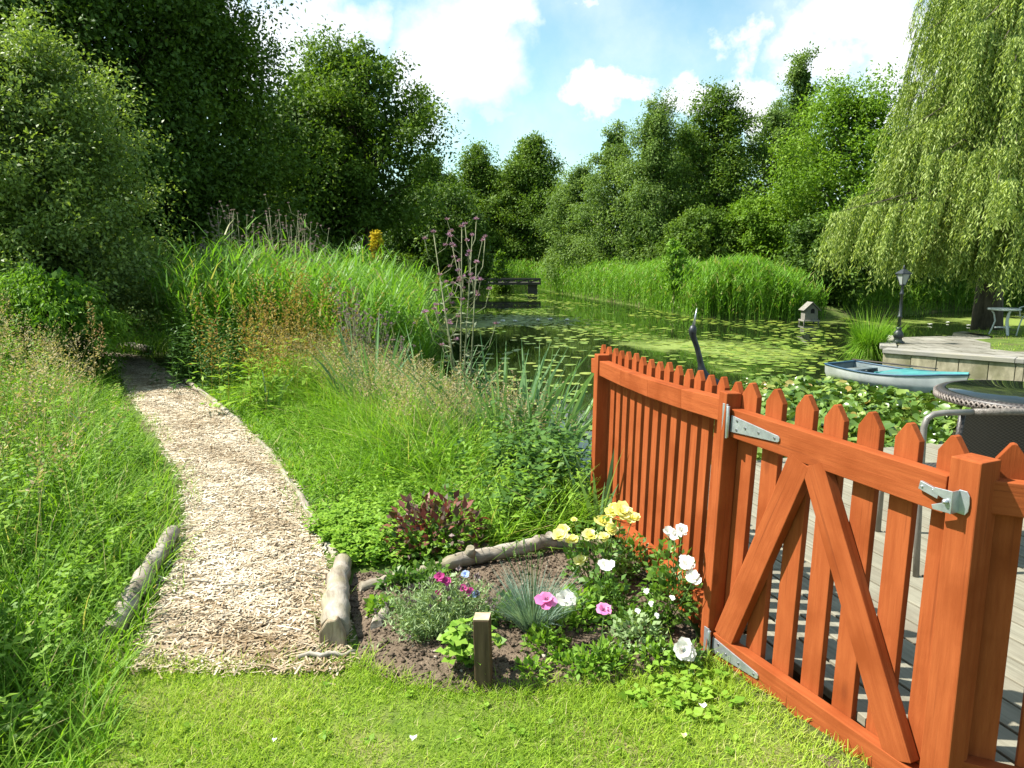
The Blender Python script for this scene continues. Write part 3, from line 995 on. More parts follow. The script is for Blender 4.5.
# latch keeper on the post: plate with a rounded edge, jaw and catch
lm = MB()
lc = NEAR_P + gq * -.0465 + gd * .004 + UPZ * .955
pr = [(-.010, -.034), (.012, -.034), (.020, -.022), (.022, 0), (.020, .022), (.012, .034), (-.010, .034)]
lm.prism([lc + gd * x + UPZ * z for x, z in pr], -gq, .004)
lm.board(lc + gd * -.009 - gq * .018 + UPZ * -.032, lc + gd * -.009 - gq * .018 + UPZ * .032, .036, .004, up=gd)
lt = lm.build('latch', M_galv, RF, bevel=.001)
jm = MB()
b0 = lc + gd * -.011 - gq * .034
jm.prism([b0 + UPZ * .032, b0 - gd * .05 + UPZ * .030, b0 - gd * .055 + UPZ * .016, b0 - gd * .02 + UPZ * .004, b0 - gd * .02 - UPZ * .006, b0 - gd * .055 - UPZ * .022, b0 - gd * .05 - UPZ * .034, b0 - UPZ * .032][::-1], gq, .004)
jm.build('latch_jaw', M_galv, lt, bevel=.001)
km = MB(); km.lathe([(.001, -.007), (.006, -.005), (.008, 0), (.006, .005), (.001, .007)], b0 - gq * .006 - gd * .012 + UPZ * .0, 10)
km.tube([b0 - gq * .004 - gd * .012, b0 + gq * .02 - gd * .012], .004, 8)
km.build('latch_pin', M_galv, lt)
# striker bar on the gate's end
sm = MB(); sm.board(gp(GL - .135, -.030, .995), gp(GL - .07, -.036, .985), .010, .026, up=UPZ)
for s in (.125, .09): sm.tube([gp(GL - s, -.034, .993), gp(GL - s, -.04, .993)], .004, 8)
sm.build('striker_bar', M_galv, G, bevel=.0015)

# ------------------------------------------------------------------ trees
def lump(rng, n_h=4):
    ph = rng.uniform(0, 6.28, (n_h, 2)); am = rng.uniform(.05, .13, n_h)
    fr = [(2, 3.1), (3, 5.2), (5, 7.5), (7, 11)][:n_h]
    def f(a, t):
        s = 1
        for i, (fa, ft) in enumerate(fr):
            s = s + am[i] * np.sin(fa * a + ph[i, 0] + ft * t) * np.cos(ft * t + ph[i, 1])
        return s
    return f


PROF = {
    'round': lambda t: np.sqrt(np.maximum(1 - (2 * t - 1) ** 2, 0)) ** .8,
    'egg': lambda t: (np.sin(np.pi * np.minimum(1, t * .96 + .04) ** .72)) ** .75,
    'cone': lambda t: np.clip(1.08 - t, 0, 1) ** .75 * np.clip(t * 6 + .25, 0, 1),
    'col': lambda t: np.clip((1 - t) * 3.2, 0, 1) ** .55 * np.clip(t * 4 + .3, 0, 1),
    'full': lambda t: np.clip(1 - t ** 3.2, 0, 1) ** .6 * np.clip(t * 8 + .55, 0, 1),
}


def tree(name, label, x, y, h, cb, rad, prof, ncl, nleaf, leaf, mat, bark, seed, cr=.30, droop=0.0, lean=(0, 0), trunk_r=.12, cat='tree', group=None, squash=1.0, spray=1.6, lw=.55):
    rng = np.random.default_rng(seed)
    nleaf = int(nleaf * 1.9); leaf = leaf * .92; ncl = int(ncl * .85)
    z0 = float(hgt(x, y)) - .05
    t0 = thing(name, label, cat, (x, y, z0), group)
    P = PROF[prof]; lf = lump(rng)
    # clump centres
    t = rng.uniform(0, 1, ncl * 4)
    w = P(t) + .05
    t = t[rng.uniform(0, w.max(), len(t)) < w][:ncl]
    t = np.concatenate([t, np.linspace(.55, .97, max(6, ncl // 10))])
    n = len(t)
    a = rng.uniform(0, 2 * np.pi, n)
    rr = rad * P(t) * lf(a, t) * (.25 + .75 * rng.uniform(0, 1, n) ** .45)
    zc = z0 + cb + (h - cb) * t
    cen = np.stack([x + rr * np.cos(a) + lean[0] * t * h, y + rr * np.sin(a) * squash + lean[1] * t * h, zc], 1)
    outv = unit(np.stack([np.cos(a), np.sin(a), .35 + .9 * (t - .3) - droop * 1.5], 1))
    size = rad * cr * rng.uniform(.55, 1.35, n) * (1 - .18 * t) * 1.0
    ci = rng.integers(0, n, nleaf)
    vd = rdir(rng, nleaf) + np.array([0, 0, .22]); vd = unit(vd)
    vr = np.minimum(np.abs(rng.normal(.72, .30, nleaf)), 1.25) * size[ci]
    vs = vd * vr[:, None]; vs[:, 2] *= .72
    al = np.clip(rng.normal(.0, .55, nleaf), -.3, 1.0) * size[ci] * (spray - 1) * .7
    Pl = cen[ci] + vs + outv[ci] * al[:, None]
    Pl[:, 2] -= droop * size[ci] * np.abs(rng.normal(0, .6, nleaf))
    Pl[:, 2] = np.maximum(Pl[:, 2], z0 + .05)
    D = unit(vd * .5 + outv[ci] * .3 + rdir(rng, nleaf) * .9 + np.array([0, 0, -.3 - droop]))
    N = unit(np.array([0, 0, .55]) + vd * .75 + rdir(rng, nleaf) * .5)
    ct = rng.uniform(0, 1, n)
    tint = np.clip(ct[ci] * .45 + rng.uniform(0, 1, nleaf) * .55, 0, 1)
    L = leaf * rng.uniform(.7, 1.35, nleaf)
    m = NP(); m.add(*leaves(Pl, D, N, L, L * lw, tint))
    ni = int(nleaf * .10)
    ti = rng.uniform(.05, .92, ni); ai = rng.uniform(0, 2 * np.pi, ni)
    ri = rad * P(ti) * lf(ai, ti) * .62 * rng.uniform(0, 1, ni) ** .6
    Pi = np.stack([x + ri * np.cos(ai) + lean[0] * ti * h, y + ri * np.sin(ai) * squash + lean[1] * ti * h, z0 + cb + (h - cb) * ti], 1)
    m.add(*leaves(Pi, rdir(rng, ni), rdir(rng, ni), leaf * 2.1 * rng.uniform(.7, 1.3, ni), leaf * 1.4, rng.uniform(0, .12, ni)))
    m.build('crown', mat, t0)
    # trunk and limbs
    tm = MB()
    top = z0 + cb + (h - cb) * .82
    pts = []
    for k in range(7):
        f = k / 6
        pts.append((x + lean[0] * f * h * .85 + math.sin(f * 5 + seed) * .05 * h * .1, y + lean[1] * f * h * .85 + math.cos(f * 4 + seed) * .05 * h * .1, z0 - .1 + (top - z0) * f))
    tm.tube(pts, [trunk_r * (1.25 if k == 0 else 1) * (1 - .14 * k) for k in range(7)], 8)
    pick = rng.permutation(n)[:min(n, 34)]
    for i in pick:
        e = Vector(cen[i])
        f = max(.12, min(.95, ((e.z - z0) / (top - z0)) * .72))
        q = Vector(pts[min(5, int(f * 6))]).lerp(Vector(pts[min(6, int(f * 6) + 1)]), f * 6 - int(f * 6))
        mid = q.lerp(e, .55) + Vector((0, 0, .10 * (e - q).length))
        r0 = trunk_r * .42 * (1 - .6 * f)
        tm.tube([q, mid, q.lerp(e, .97)], [r0, r0 * .65, r0 * .2], 5, caps=False)
    tm.build('trunk', bark, t0)
    return t0


GL_ = 'trees beyond the left path'
GR_ = 'trees behind the far reeds'


def tp(u, Y):
    return (u - 512) / FPX * (Y * math.cos(PITCH) + .25), Y


# left side
x, y = tp(38, 11.3)
tree('sallow_tree', 'rounded grey green sallow in front of the tall dark trees at left', x, y, 4.75, .25, 1.75, 'full', 520, 52000, .066, M_sallow, M_bark, 21, cr=.17, trunk_r=.09, spray=4.2)
x, y = tp(-70, 16.5)
tree('alder_tree', 'tall dark tree behind the sallow at the left picture edge', x, y, 10.5, .8, 3.4, 'full', 320, 34000, .125, M_dark, M_bark, 22, trunk_r=.2)
x, y = tp(118, 17.5)
tree('alder_tree', 'tallest dark tree straight above the end of the chip path', x, y, 11.5, .9, 3.3, 'full', 340, 38000, .12, M_dark, M_bark, 23, trunk_r=.22)
x, y = tp(212, 19.5)
tree('alder_tree', 'dark tree with brighter right hand branch tips against the cloud', x, y, 9.5, .6, 2.3, 'egg', 300, 32000, .12, M_alder, M_bark, 24, trunk_r=.18, spray=2.2)
x, y = tp(368, 26)
tree('alder_tree', 'open crowned dark tree with a bare dark stem above the tall reeds', x, y, 8.9, 2.5, 2.6, 'round', 150, 15000, .135, M_alder, M_bark, 25, trunk_r=.2, spray=2.4, cr=.26)
x, y = tp(338, 27.5)
tree('birch_tree', 'pale feathery tree overlapping the left of the open crowned dark tree', x, y, 8.7, 2.4, 1.6, 'round', 120, 15000, .11, M_birch, M_bark, 29, trunk_r=.13, droop=.35, spray=2.3)
x, y = tp(300, 25)
tree('alder_tree', 'lower bushy tree between the dark tree and the open crowned tree', x, y, 6.9, .3, 2.4, 'full', 200, 22000, .14, M_dark, M_bark, 26, trunk_r=.15)
x, y = tp(180, 23)
tree('shrub', 'dark shrub filling the shade behind the path end', x, y, 4.6, .1, 3.2, 'round', 200, 20000, .13, M_dark, M_bark, 27, cat='shrub')
x, y = tp(430, 34)
tree('shrub', 'dark shrub in the gap right of the open crowned tree', x, y, 4.8, .1, 2.8, 'round', 160, 16000, .16, M_dark, M_bark, 28, cat='shrub')
for (u, Y, h, r, sd_, lb) in [(432, 57, 9.3, 3.2, 31, 'slim far tree just right of the open crowned dark tree'), (478, 60, 10.4, 3.3, 32, 'middle tree of the dark far group at the end of the pond'),
                              (530, 58, 10.9, 3.1, 33, 'highest dark far tree left of the pale birches'), (500, 66, 9.0, 4.2, 36, 'dark far tree filling the gap above the footbridge'), (562, 66, 7.6, 2.6, 37, 'lower far tree in the notch beside the pale birches')]:
    x, y = tp(u, Y)
    tree('alder_tree', lb, x, y, h, .3, r, 'egg', 200, 17000, .21, M_alder if u < 540 else M_birch, M_bark, sd_, group=GR_, trunk_r=.2)
# right side
for args in [
    ('birch_tree', 'pale green bushy birch at the left end of the far right group', 578, 47, 7.4, .1, 2.2, 'egg', M_birch, 41, M_birchbark),
    ('birch_tree', 'slim birch with a pale stem second from the left of the far group', 612, 43, 9.3, .1, 2.0, 'egg', M_birch, 42, M_birchbark),
    ('birch_tree', 'pointed pale birch left of the dark domed alder', 650, 40, 10.0, .1, 2.3, 'cone', M_birch, 43, M_birchbark),
    ('alder_tree', 'dark domed alder between the birches and the tall thin tree', 712, 41, 10.4, .1, 2.35, 'egg', M_alder, 44, M_bark),
    ('birch_tree', 'soft grey green birch below the tallest thin tree', 765, 43, 10.6, .1, 2.3, 'egg', M_birch, 45, M_birchbark),
    ('poplar_tree', 'tall thin pointed tree highest above the far bank', 789, 46, 13.6, .5, 1.7, 'cone', M_birch, 46, M_bark),
    ('alder_tree', 'broad bright green alder beside the weeping willow', 842, 33, 9.1, .1, 3.0, 'full', M_bright, 47, M_bark),
    ('shrub', 'mid green shrub under the dark domed alder', 700, 36, 3.9, .1, 1.9, 'round', M_alder, 48, M_bark),
    ('shrub', 'lighter rounded shrub under the tall thin tree', 752, 35.5, 4.4, .1, 1.8, 'round', M_bright, 49, M_bark),
    ('shrub', 'dark leafy shrub behind the reeds below the pointed birch', 655, 41, 4.2, .1, 1.6, 'round', M_alder, 50, M_bark),
    ('shrub', 'dark shrub on the bank behind the duck house', 826, 28.6, 3.3, .0, 1.7, 'round', M_dark, 51, M_bark),
    ('shrub', 'ivy dark shrub on the bank behind the lamp post', 886, 31.5, 4.8, .0, 2.3, 'round', M_nettle, 52, M_bark),
    ('shrub', 'ivy dark shrub on the bank behind the white table', 962, 36, 5.0, .0, 2.7, 'round', M_nettle, 53, M_bark),
    ('alder_tree', 'dark tree seen through the willow curtain', 935, 41, 10.5, .3, 3.6, 'full', M_alder, 54, M_bark),
    ('alder_tree', 'broad leaved tree behind the willow at the right picture edge', 1050, 32, 9.8, .3, 3.6, 'full', M_alder, 55, M_bark),
    ('alder_tree', 'dark alder filling the back row behind the birches', 685, 52, 10.2, .1, 3.8, 'egg', M_alder, 56, M_bark),
]:
    nm, lb, u, Y, h, cb, r, pf, mt, sd_, bk = args
    x, y = tp(u, Y)
    nl = int(9000 + 2600 * r * h / 8 * (1.5 if Y < 34 else 1.0))
    tree(nm, lb, x, y, h, cb, r * (1.15 if nm != 'shrub' else 1.0), 'full' if (pf == 'egg' and nm == 'alder_tree') else pf, int(90 + 30 * r), nl, (.10 + .0014 * Y) * (.85 if nm == 'birch_tree' else 1), mt, bk, sd_, cat='shrub' if nm == 'shrub' else 'tree', group=GR_ if nm != 'shrub' else 'shrubs along the far bank', trunk_r=.13,
         spray=2.3 if nm != 'shrub' else 1.6, droop=.35 if nm == 'birch_tree' else 0, cr=.27)
# young conifer-like sapling at the footbridge
x, y = tp(500, 47)
tree('sapling', 'pale feathery sapling standing beside the far footbridge', x, y, 3.6, .1, .7, 'cone', 60, 3500, .13, M_bright, M_bark, 60, trunk_r=.04, spray=2.5)
x, y = tp(378, 21.5)
ys = tree('shrub', 'small shrub of bright yellow leaves under the open crowned tree', x, y, 2.55, 1.7, .2, 'round', 20, 420, .08, petalmat('golden_leaf', (.55, .42, .02), (.8, .66, .04)), M_bark, 61, cat='shrub', trunk_r=.03)
x, y = tp(674, 28.6)
tree('sapling', 'bright willow sapling rising out of the far reeds', x, y, 2.9, .9, .40, 'col', 40, 1100, .10, M_lime, M_bark, 62, trunk_r=.03, spray=2.2)
# the tree left of the picture that shades the near corner of the lawn
tree('hawthorn_tree', 'hawthorn standing just outside the left edge of the view', -4.1, 2.35, 2.9, 1.3, .6, 'round', 70, 5000, .08, M_dark, M_bark, 63, trunk_r=.09)


# weeping willow -----------------------------------------------------------
def willow():
    rng = np.random.default_rng(77)
    bx, by = 11.7, 18.2
    z0 = PF
    w = thing('weeping_willow', 'large weeping willow trailing pale green curtains over the patio', 'tree', (bx, by, z0))
    tm = MB()
    trunk = [Vector((bx, by, z0 - .2)), Vector((bx - .05, by, 1.0)), Vector((bx + .1, by + .1, 2.6)), Vector((bx + .05, by + .1, 4.4)), Vector((bx + .3, by + .2, 7)), Vector((bx + .5, by + .2, 9.2))]
    tm.tube(trunk, [.36, .28, .26, .21, .15, .08], 12)
    m = NP(); st = NP()
    # limbs: bearing (deg, 180 = towards the left), reach, height of the arch, length of the hanging shoots
    limbs = []
    for i in range(58):
        zt = rng.uniform(2.6, 9.6)
        az = rng.uniform(95, 330)
        reach = (1.0 - (zt - 2.4) / 10.5) * 4.1 * rng.uniform(.55, 1.0)
        limbs.append((az, reach, zt, rng.uniform(1.0, 2.1)))
    # the named silhouettes: low left arch, middle left arch, upper left
    limbs += [(188, 4.15, 3.0, 1.8), (196, 3.9, 3.1, 1.7), (180, 3.6, 3.4, 1.7), (205, 3.6, 2.9, 1.4), (190, 3.0, 4.9, 2.0), (200, 2.9, 5.1, 2.0), (182, 2.7, 5.6, 2.2),
              (190, 2.45, 7.2, 2.4), (205, 2.4, 7.6, 2.3), (180, 2.2, 8.4, 2.4), (215, 3.2, 4.2, 1.7), (235, 3.3, 3.6, 1.5), (255, 3.2, 3.4, 1.2), (275, 3.0, 3.6, 1.2), (240, 2.4, 4.4, 2.6), (255, 2.2, 4.2, 2.7), (268, 2.5, 4.6, 2.6), (280, 2.3, 4.3, 2.6), (225, 2.6, 4.0, 2.4), (292, 2.6, 4.4, 2.4), (250, 3.0, 5.6, 2.2), (265, 2.7, 6.4, 2.4), (235, 2.6, 6.0, 2.4), (220, 2.5, 7.0, 2.4), (205, 1.7, 3.5, 2.2), (225, 1.5, 3.3, 2.1), (240, 1.7, 3.4, 2.2), (255, 1.6, 3.2, 2.0), (265, 1.9, 3.5, 2.1), (280, 1.8, 3.4, 2.1), (215, 2.1, 3.8, 2.3), (250, 2.2, 3.9, 2.4)]
    for az, reach, zt, hang in limbs:
        a = R(az); d = Vector((math.cos(a), math.sin(a), 0))
        zs = max(1.9, zt - 1.3 - rng.uniform(0, .6))
        f = (zs) / 9.2
        s = Vector((bx + .3 * f, by + .15 * f, zs))
        p1 = s + d * reach * .35 + Vector((0, 0, (zt - zs) * .75)); p2 = s + d * reach * .7 + Vector((0, 0, (zt - zs)))
        p3 = s + d * reach + Vector((0, 0, (zt - zs) * .72))
        tm.tube([s, p1, p2, p3], [.07, .04, .014, .005], 6, caps=False)
        ns = int(36 + 20 * reach)
        nt = max(4, ns // 8); tas = rng.integers(0, nt, ns); tt = np.clip((rng.uniform(.2, 1.0, nt) ** .7)[tas] + rng.normal(0, .018, ns), 0, 1)
        k = np.array([s, p1, p2, p3])
        B = ((1 - tt) ** 3)[:, None] * k[0] + (3 * (1 - tt) ** 2 * tt)[:, None] * k[1] + (3 * (1 - tt) * tt ** 2)[:, None] * k[2] + (tt ** 3)[:, None] * k[3]
        sidev = np.array([-d.y, d.x, 0])
        B = B + sidev * (rng.normal(0, .24, nt)[tas] + rng.normal(0, .05, ns))[:, None] + np.array(d) * (rng.normal(0, .10, nt)[tas] + rng.normal(0, .04, ns))[:, None]
        ln = hang * rng.uniform(.6, 1.2, nt)[tas] * rng.uniform(.72, 1.0, ns)
        ln = np.minimum(ln, np.maximum(B[:, 2] - z0 - rng.uniform(.55, 1.3, ns), .3))
        o = unit(np.array(d) * 1.0 + sidev * rng.normal(0, .7, ns)[:, None] + rng.normal(0, .2, (ns, 3)))
        o[:, 2] = 0
        sw = rng.uniform(.10, .42, ns)[:, None]
        # shoot curve: out then down, with a light drift towards the left
        def pt(f):
            return B + o * sw * (1 - (1 - f) ** 2)[..., None] + np.array([-.10, 0, 0]) * (f ** 2)[..., None] * ln[:, None] + np.array([0, 0, -1.0]) * (ln * f ** 1.25)[:, None]
        seg = 4
        sv = []
        for q in range(seg):
            f0, f1 = np.full(ns, q / seg), np.full(ns, (q + 1) / seg)
            A0, A1 = pt(f0), pt(f1)
            sv.append((A0, A1))
        for A0, A1 in sv:
            wv = np.array([.006, .002, 0])
            V = np.stack([A0 - wv, A0 + wv, A1 + wv * .7, A1 - wv * .7], 1).reshape(-1, 3)
            st.add(V, np.arange(len(V)).reshape(-1, 4), np.repeat(rng.uniform(.3, .9, ns), 4))
        nl = 34
        f = np.repeat(np.linspace(.04, 1, nl)[None, :], ns, 0) + rng.uniform(-.015, .015, (ns, nl))
        f = np.clip(f, 0, 1)
        stt = np.clip(rng.uniform(.1, .9) * .6 + .4 * rng.uniform(0, 1, nt)[tas], 0, 1)
        for q in range(nl):
            c = pt(f[:, q])
            an = rng.uniform(0, 6.28, ns)
            D = np.stack([np.cos(an) * .55, np.sin(an) * .55, np.full(ns, -.85)], 1) + rng.normal(0, .2, (ns, 3))
            N = rdir(rng, ns) + np.array([SX, SY, .5]) * .5
            L = rng.uniform(.075, .13, ns)
            m.add(*leaves(c, D, N, L, L * .25, np.clip(.55 * stt + .45 * rng.uniform(0, 1, ns), 0, 1)))
    tm.build('trunk', M_bark, w)
    m.build('crown', M_willow, w)
    st.build('shoots', M_stem, w)


willow()

# ------------------------------------------------------------------ reeds
def reeds(name, label, pts, hts, seed, nleaf=6, leafL=.42, w=.016, mat=M_reed, lean=.10):
    rng = np.random.default_rng(seed)
    n = len(pts)
    P = np.column_stack([pts, hgt(pts[:, 0], pts[:, 1]) - .03])
    P[:, 2] = np.maximum(P[:, 2], -.55)
    ln = rng.normal(0, lean, (n, 3)); ln[:, 2] = 0
    D = unit(np.array([0, 0, 1.0]) + ln * .6)
    m = NP()
    ti = np.clip(rng.normal(.45, .2, n), 0, .93)
    m.add(*strips(rng, P, D, hts, w * .7, ln * hts[:, None] * .6, 3, ti))
    for k in range(nleaf):
        f = (k + rng.uniform(.2, .9, n)) / nleaf * .9 + .08
        f = np.minimum(f, .97)
        c = P + D * (hts * f)[:, None] + ln * hts[:, None] * .6 * (f ** 2)[:, None]
        an = rng.uniform(0, 6.28, n)
        h = np.stack([np.cos(an), np.sin(an), np.zeros(n)], 1)
        L = leafL * rng.uniform(.6, 1.25, n) * np.where(f < .25, .7, 1)
        dd = unit(h * .55 + np.array([0, 0, 1.0]))
        side = np.stack([-h[:, 1], h[:, 0], np.zeros(n)], 1)
        tk = np.clip(ti + rng.normal(0, .12, n), 0, .93)
        tk = np.where(rng.uniform(0, 1, n) < .07, 1.0, tk)
        m.add(*strips(rng, c, dd, L, w * 1.25, h * (L * .35)[:, None] + np.array([0, 0, -1]) * (L * rng.uniform(.15, .6, n))[:, None], 2, tk, side=side))
    o = m.build(name, mat)
    tag(o, label, 'reeds', kind='stuff')
    return o


def sample_band(rng, poly, n, off0, off1):
    """points in a strip along a polyline, offset to its left between off0 and off1"""
    poly = np.array(poly, float)
    seg = np.diff(poly, axis=0); L = np.hypot(*seg.T)
    i = rng.choice(len(L), n, p=L / L.sum())
    t = rng.uniform(0, 1, n)
    nrm = np.stack([-seg[:, 1], seg[:, 0]], 1) / L[:, None]
    return poly[i] + seg[i] * t[:, None] + nrm[i] * rng.uniform(off0, off1, n)[:, None]


rng = np.random.default_rng(101)
p = sample_band(rng, [(11.0, 26.1), (9.5, 25.2), (6.6, 26.6), (5.6, 32.6)][::-1], 3600, -.15, 3.0)
q = sample_band(rng, [(5.6, 32.6), (3.9, 40), (2.2, 48.5), (1.5, 53)][::-1], 4200, -.1, 3.5)
r_ = sample_band(rng, [(1.5, 53), (-1.5, 53), (-4, 49)][::-1], 1200, -.2, 3)
p = p[:, :]; allp = np.concatenate([p, q, r_])
hh = 1.52 + .22 * np.sin(allp[:, 0] * 1.3) * np.cos(allp[:, 1] * .6) + rng.normal(0, .14, len(allp))
hh *= np.where(allp[:, 0] > 9, .85, 1)
reeds('reeds', 'tall fresh green reeds lining the far right shore', allp, hh, 102, 6, .40, .03)
# near stand left of the pond
NEAR_REED = np.array([(-5.3, 11.6), (-4.3, 10.0), (-2.9, 9.8), (-2.0, 9.0), (-1.45, 9.0), (-1.3, 9.8), (-1.65, 12.2), (-2.35, 16), (-3.4, 16.5), (-5.0, 14.2), (-6.0, 13.2)])


def sample_poly(rng, poly, n, k=4):
    lo, hi = poly.min(0), poly.max(0)
    p = rng.uniform(lo, hi, (n * k, 2))
    p = p[inside(poly, p[:, 0], p[:, 1])]
    return p[:n]


p = sample_poly(rng, NEAR_REED, 5600)
hh = 1.46 + rng.normal(0, .22, len(p)) + .12 * np.sin(p[:, 0] * 2.3 + p[:, 1])
reeds('reeds', 'dense green reeds growing between the chip path and the pond', p, hh, 103, 8, .46, .018, lean=.16)
# reeds on the left shore far away and on the right arm
p = np.concatenate([sample_band(rng, [(-2.5, 22), (-2.9, 35), (-3.2, 46)], 1500, -.2, 2.0), sample_band(rng, [(-1.9, 16), (-2.5, 22)], 900, -.2, 2.0)])
reeds('reeds', 'shaded reeds along the far left shore', p, rng.normal(1.35, .15, len(p)), 104, 5, .4, .03)
p = sample_band(rng, [(12.5, 26.8), (20, 31), (34, 33)], 2200, -.1, 2.0)
reeds('reeds', 'low reeds under the ivy bank behind the patio', p, rng.normal(.9, .15, len(p)), 105, 4, .35, .03, mat=M_herb)

# ------------------------------------------------------------------ grasses and weeds (uncountable)
def free(p, pathpad=0.0, bedok=False):
    k = ~inside(POND, p[:, 0], p[:, 1])
    k &= ~inside(PATH, p[:, 0], p[:, 1])
    if not bedok: k &= ~inside(BED, p[:, 0], p[:, 1])
    k &= fence_q(p[:, 0], p[:, 1]) < -.02
    return k


def grass(name, label, p, L, W, mat, seed, lean=.35, seg=3, droop=.35, tintmu=.45, cat='grass'):
    rng = np.random.default_rng(seed)
    n = len(p)
    P = np.column_stack([p, hgt(p[:, 0], p[:, 1]) - .01])
    a = rng.uniform(0, 6.28, n); h = np.stack([np.cos(a), np.sin(a), np.zeros(n)], 1)
    D = unit(np.array([0, 0, 1.0]) + h * np.abs(rng.normal(0, lean, n))[:, None])
    side = np.stack([-h[:, 1], h[:, 0], np.zeros(n)], 1) + rng.normal(0, .3, (n, 3))
    side = unit(side)
    pat = .12 * np.sin(p[:, 0] * 3.1 + 2 * np.sin(p[:, 1] * 1.7)) + .08 * np.sin(p[:, 1] * 7.3 + p[:, 0] * 4)
    ti = np.clip(rng.normal(tintmu, .24, n) + 1.3 * pat, 0, .9)
    ti = np.where(rng.uniform(0, 1, n) < .04, 1.0, ti)
    bend = h * (L * droop * rng.uniform(.3, 1.5, n))[:, None] - np.array([0, 0, 1.0]) * (L * droop * rng.uniform(.0, 1.0, n))[:, None]
    m = NP(); m.add(*strips(rng, P, D, L, W, bend, seg, ti, side=side))
    o = m.build(name, mat); tag(o, label, cat, kind='stuff')
    return o


rng = np.random.default_rng(7)
# lawn
p = rng.uniform((-1.75, 1.25), (1.5, 2.95), (150000, 2))
lim = np.interp(p[:, 0], [-2, -1.55, -1.4, -.6, -.5, -.2, .1, .35, .6, .8, 1.2], [2.6, 2.7, 2.74, 2.76, 2.66, 2.58, 2.57, 2.62, 2.70, 2.76, 2.8])
ed = np.interp(p[:, 1], [1.2, 2.2, 2.7, 2.9], [-1.15, -1.38, -1.55, -1.6])
lim = lim + .025 * np.sin(p[:, 0] * 13) * np.sin(p[:, 0] * 5.3)
k = (p[:, 1] < lim + rng.normal(0, .022, len(p))) & (p[:, 0] > ed - .30) & (fence_q(p[:, 0], p[:, 1]) < -.10 - .07 * sstep(-2.22, -2.05, -p[:, 1]) + rng.normal(0, .04, len(p)))
p = p[k]
ln = rng.uniform(.024, .055, len(p)) * (1 + .25 * np.sin(p[:, 0] * 5) * np.sin(p[:, 1] * 6))
fr = -fence_q(p[:, 0], p[:, 1])
ln = ln * (1 + .9 * np.exp(-fr / .12)) * (1 + .7 * np.exp(-(lim[k] - p[:, 1]) / .05))
grass('lawn_grass', 'short mown lawn in the foreground', p, ln, .0052, M_lawn, 8, .5, 2, .45, .5)
# meadow between path and pond
MEAD = np.array([(-.86, 3.7), (-.3, 3.78), (.3, 4.02), (.56, 4.3), (.5, 6.4), (-.3, 7.35), (-1.15, 9.2), (-1.7, 9.6), (-3, 9.9), (-4.3, 10.1), (-3.3, 8.1), (-2.2, 6.3), (-1.55, 5.0), (-1.18, 4.15)])
p = sample_poly(rng, MEAD, 36000)
p = p[free(p)]
dp = edge_dist(np.array(PATH_R), p[:, 0], p[:, 1], False)
ht = np.clip(.13 + .55 * sstep(.1, 1.1, dp), .08, .7)
ht *= 1 - .45 * sstep(-.7, .0, p[:, 0]) * sstep(4.2, 4.6, p[:, 1])
ht *= np.where((p[:, 1] < 4.4), .6, 1)
ht *= 1 - .35 * sstep(.2, -.6, p[:, 0] + .0) * (p[:, 1] < 5)
L = ht * rng.uniform(.5, 1.15, len(p))
grass('tall_grass', 'bright tall meadow grass between the chip path and the pond', p, L, .0125, M_grass, 9, .5, 3, .6, .5)
# left bank
BANK = np.array([(-1.25, 1.2), (-1.34, 2.2), (-1.54, 2.75), (-1.7, 3.3), (-1.98, 4.2), (-2.1, 4.5), (-2.6, 5.4), (-3.3, 6.5), (-4.2, 7.9), (-5.35, 9.8), (-6.6, 11.7), (-8, 13.2), (-10, 13.5), (-10, 7), (-6, 4), (-3.6, 1.2)])
p = sample_poly(rng, BANK, 110000, 5)
dl = edge_dist(np.array(PATH_L), p[:, 0], p[:, 1], False)
wgt = 1 / (1 + .12 * p[:, 1] ** 1.6)
p2 = p[rng.uniform(0, wgt.max(), len(p)) < wgt + .05]
dl = edge_dist(np.array(PATH_L + [(-1.3, 1.0)]), p2[:, 0], p2[:, 1], False)
dl2 = np.minimum(dl, np.abs(p2[:, 0] + 1.42) + np.where(p2[:, 1] > 2.8, 9, 0))
L = (.21 + .55 * sstep(.0, 1.3, dl2) + .30 * sstep(1.0, 2.4, dl2) * sstep(4, 6.5, p2[:, 1])) * rng.uniform(.5, 1.2, len(p2))
grass('tall_grass', 'lush long grass on the bank left of the chip path', p2, L, .0095, M_grass, 10, .4, 3, .5, .5)
p = sample_poly(rng, BANK, 9000, 5)
dl = edge_dist(np.array(PATH_L), p[:, 0], p[:, 1], False)
p = p[dl < .35 + rng.uniform(0, .25, len(dl))]
p = np.concatenate([sample_band(rng, PATH_L[:11], 1500, -.10, .04), sample_band(rng, PATH_R[:11], 1300, -.04, .09)])
p = p[rng.uniform(0, 1, len(p)) < np.clip(.5 + .6 * np.sin(p[:, 1] * 5.3 + p[:, 0] * 3), 0.05, 1)]
grass('path_edge_grass', 'short grass creeping over the edges of the chip path', p, rng.uniform(.05, .14, len(p)), .006, M_grass, 13, .5, 2, .5, .55)
# shade bank behind the path end
p = rng.uniform((-13, 12.5), (-4.6, 20), (9000, 2)); p = p[~inside(PATH, p[:, 0], p[:, 1])]
grass('tall_grass', 'shaded grass in the hollow beyond the path end', p, rng.uniform(.25, .6, len(p)), .014, M_herb, 12, .3, 2, .4, .3)
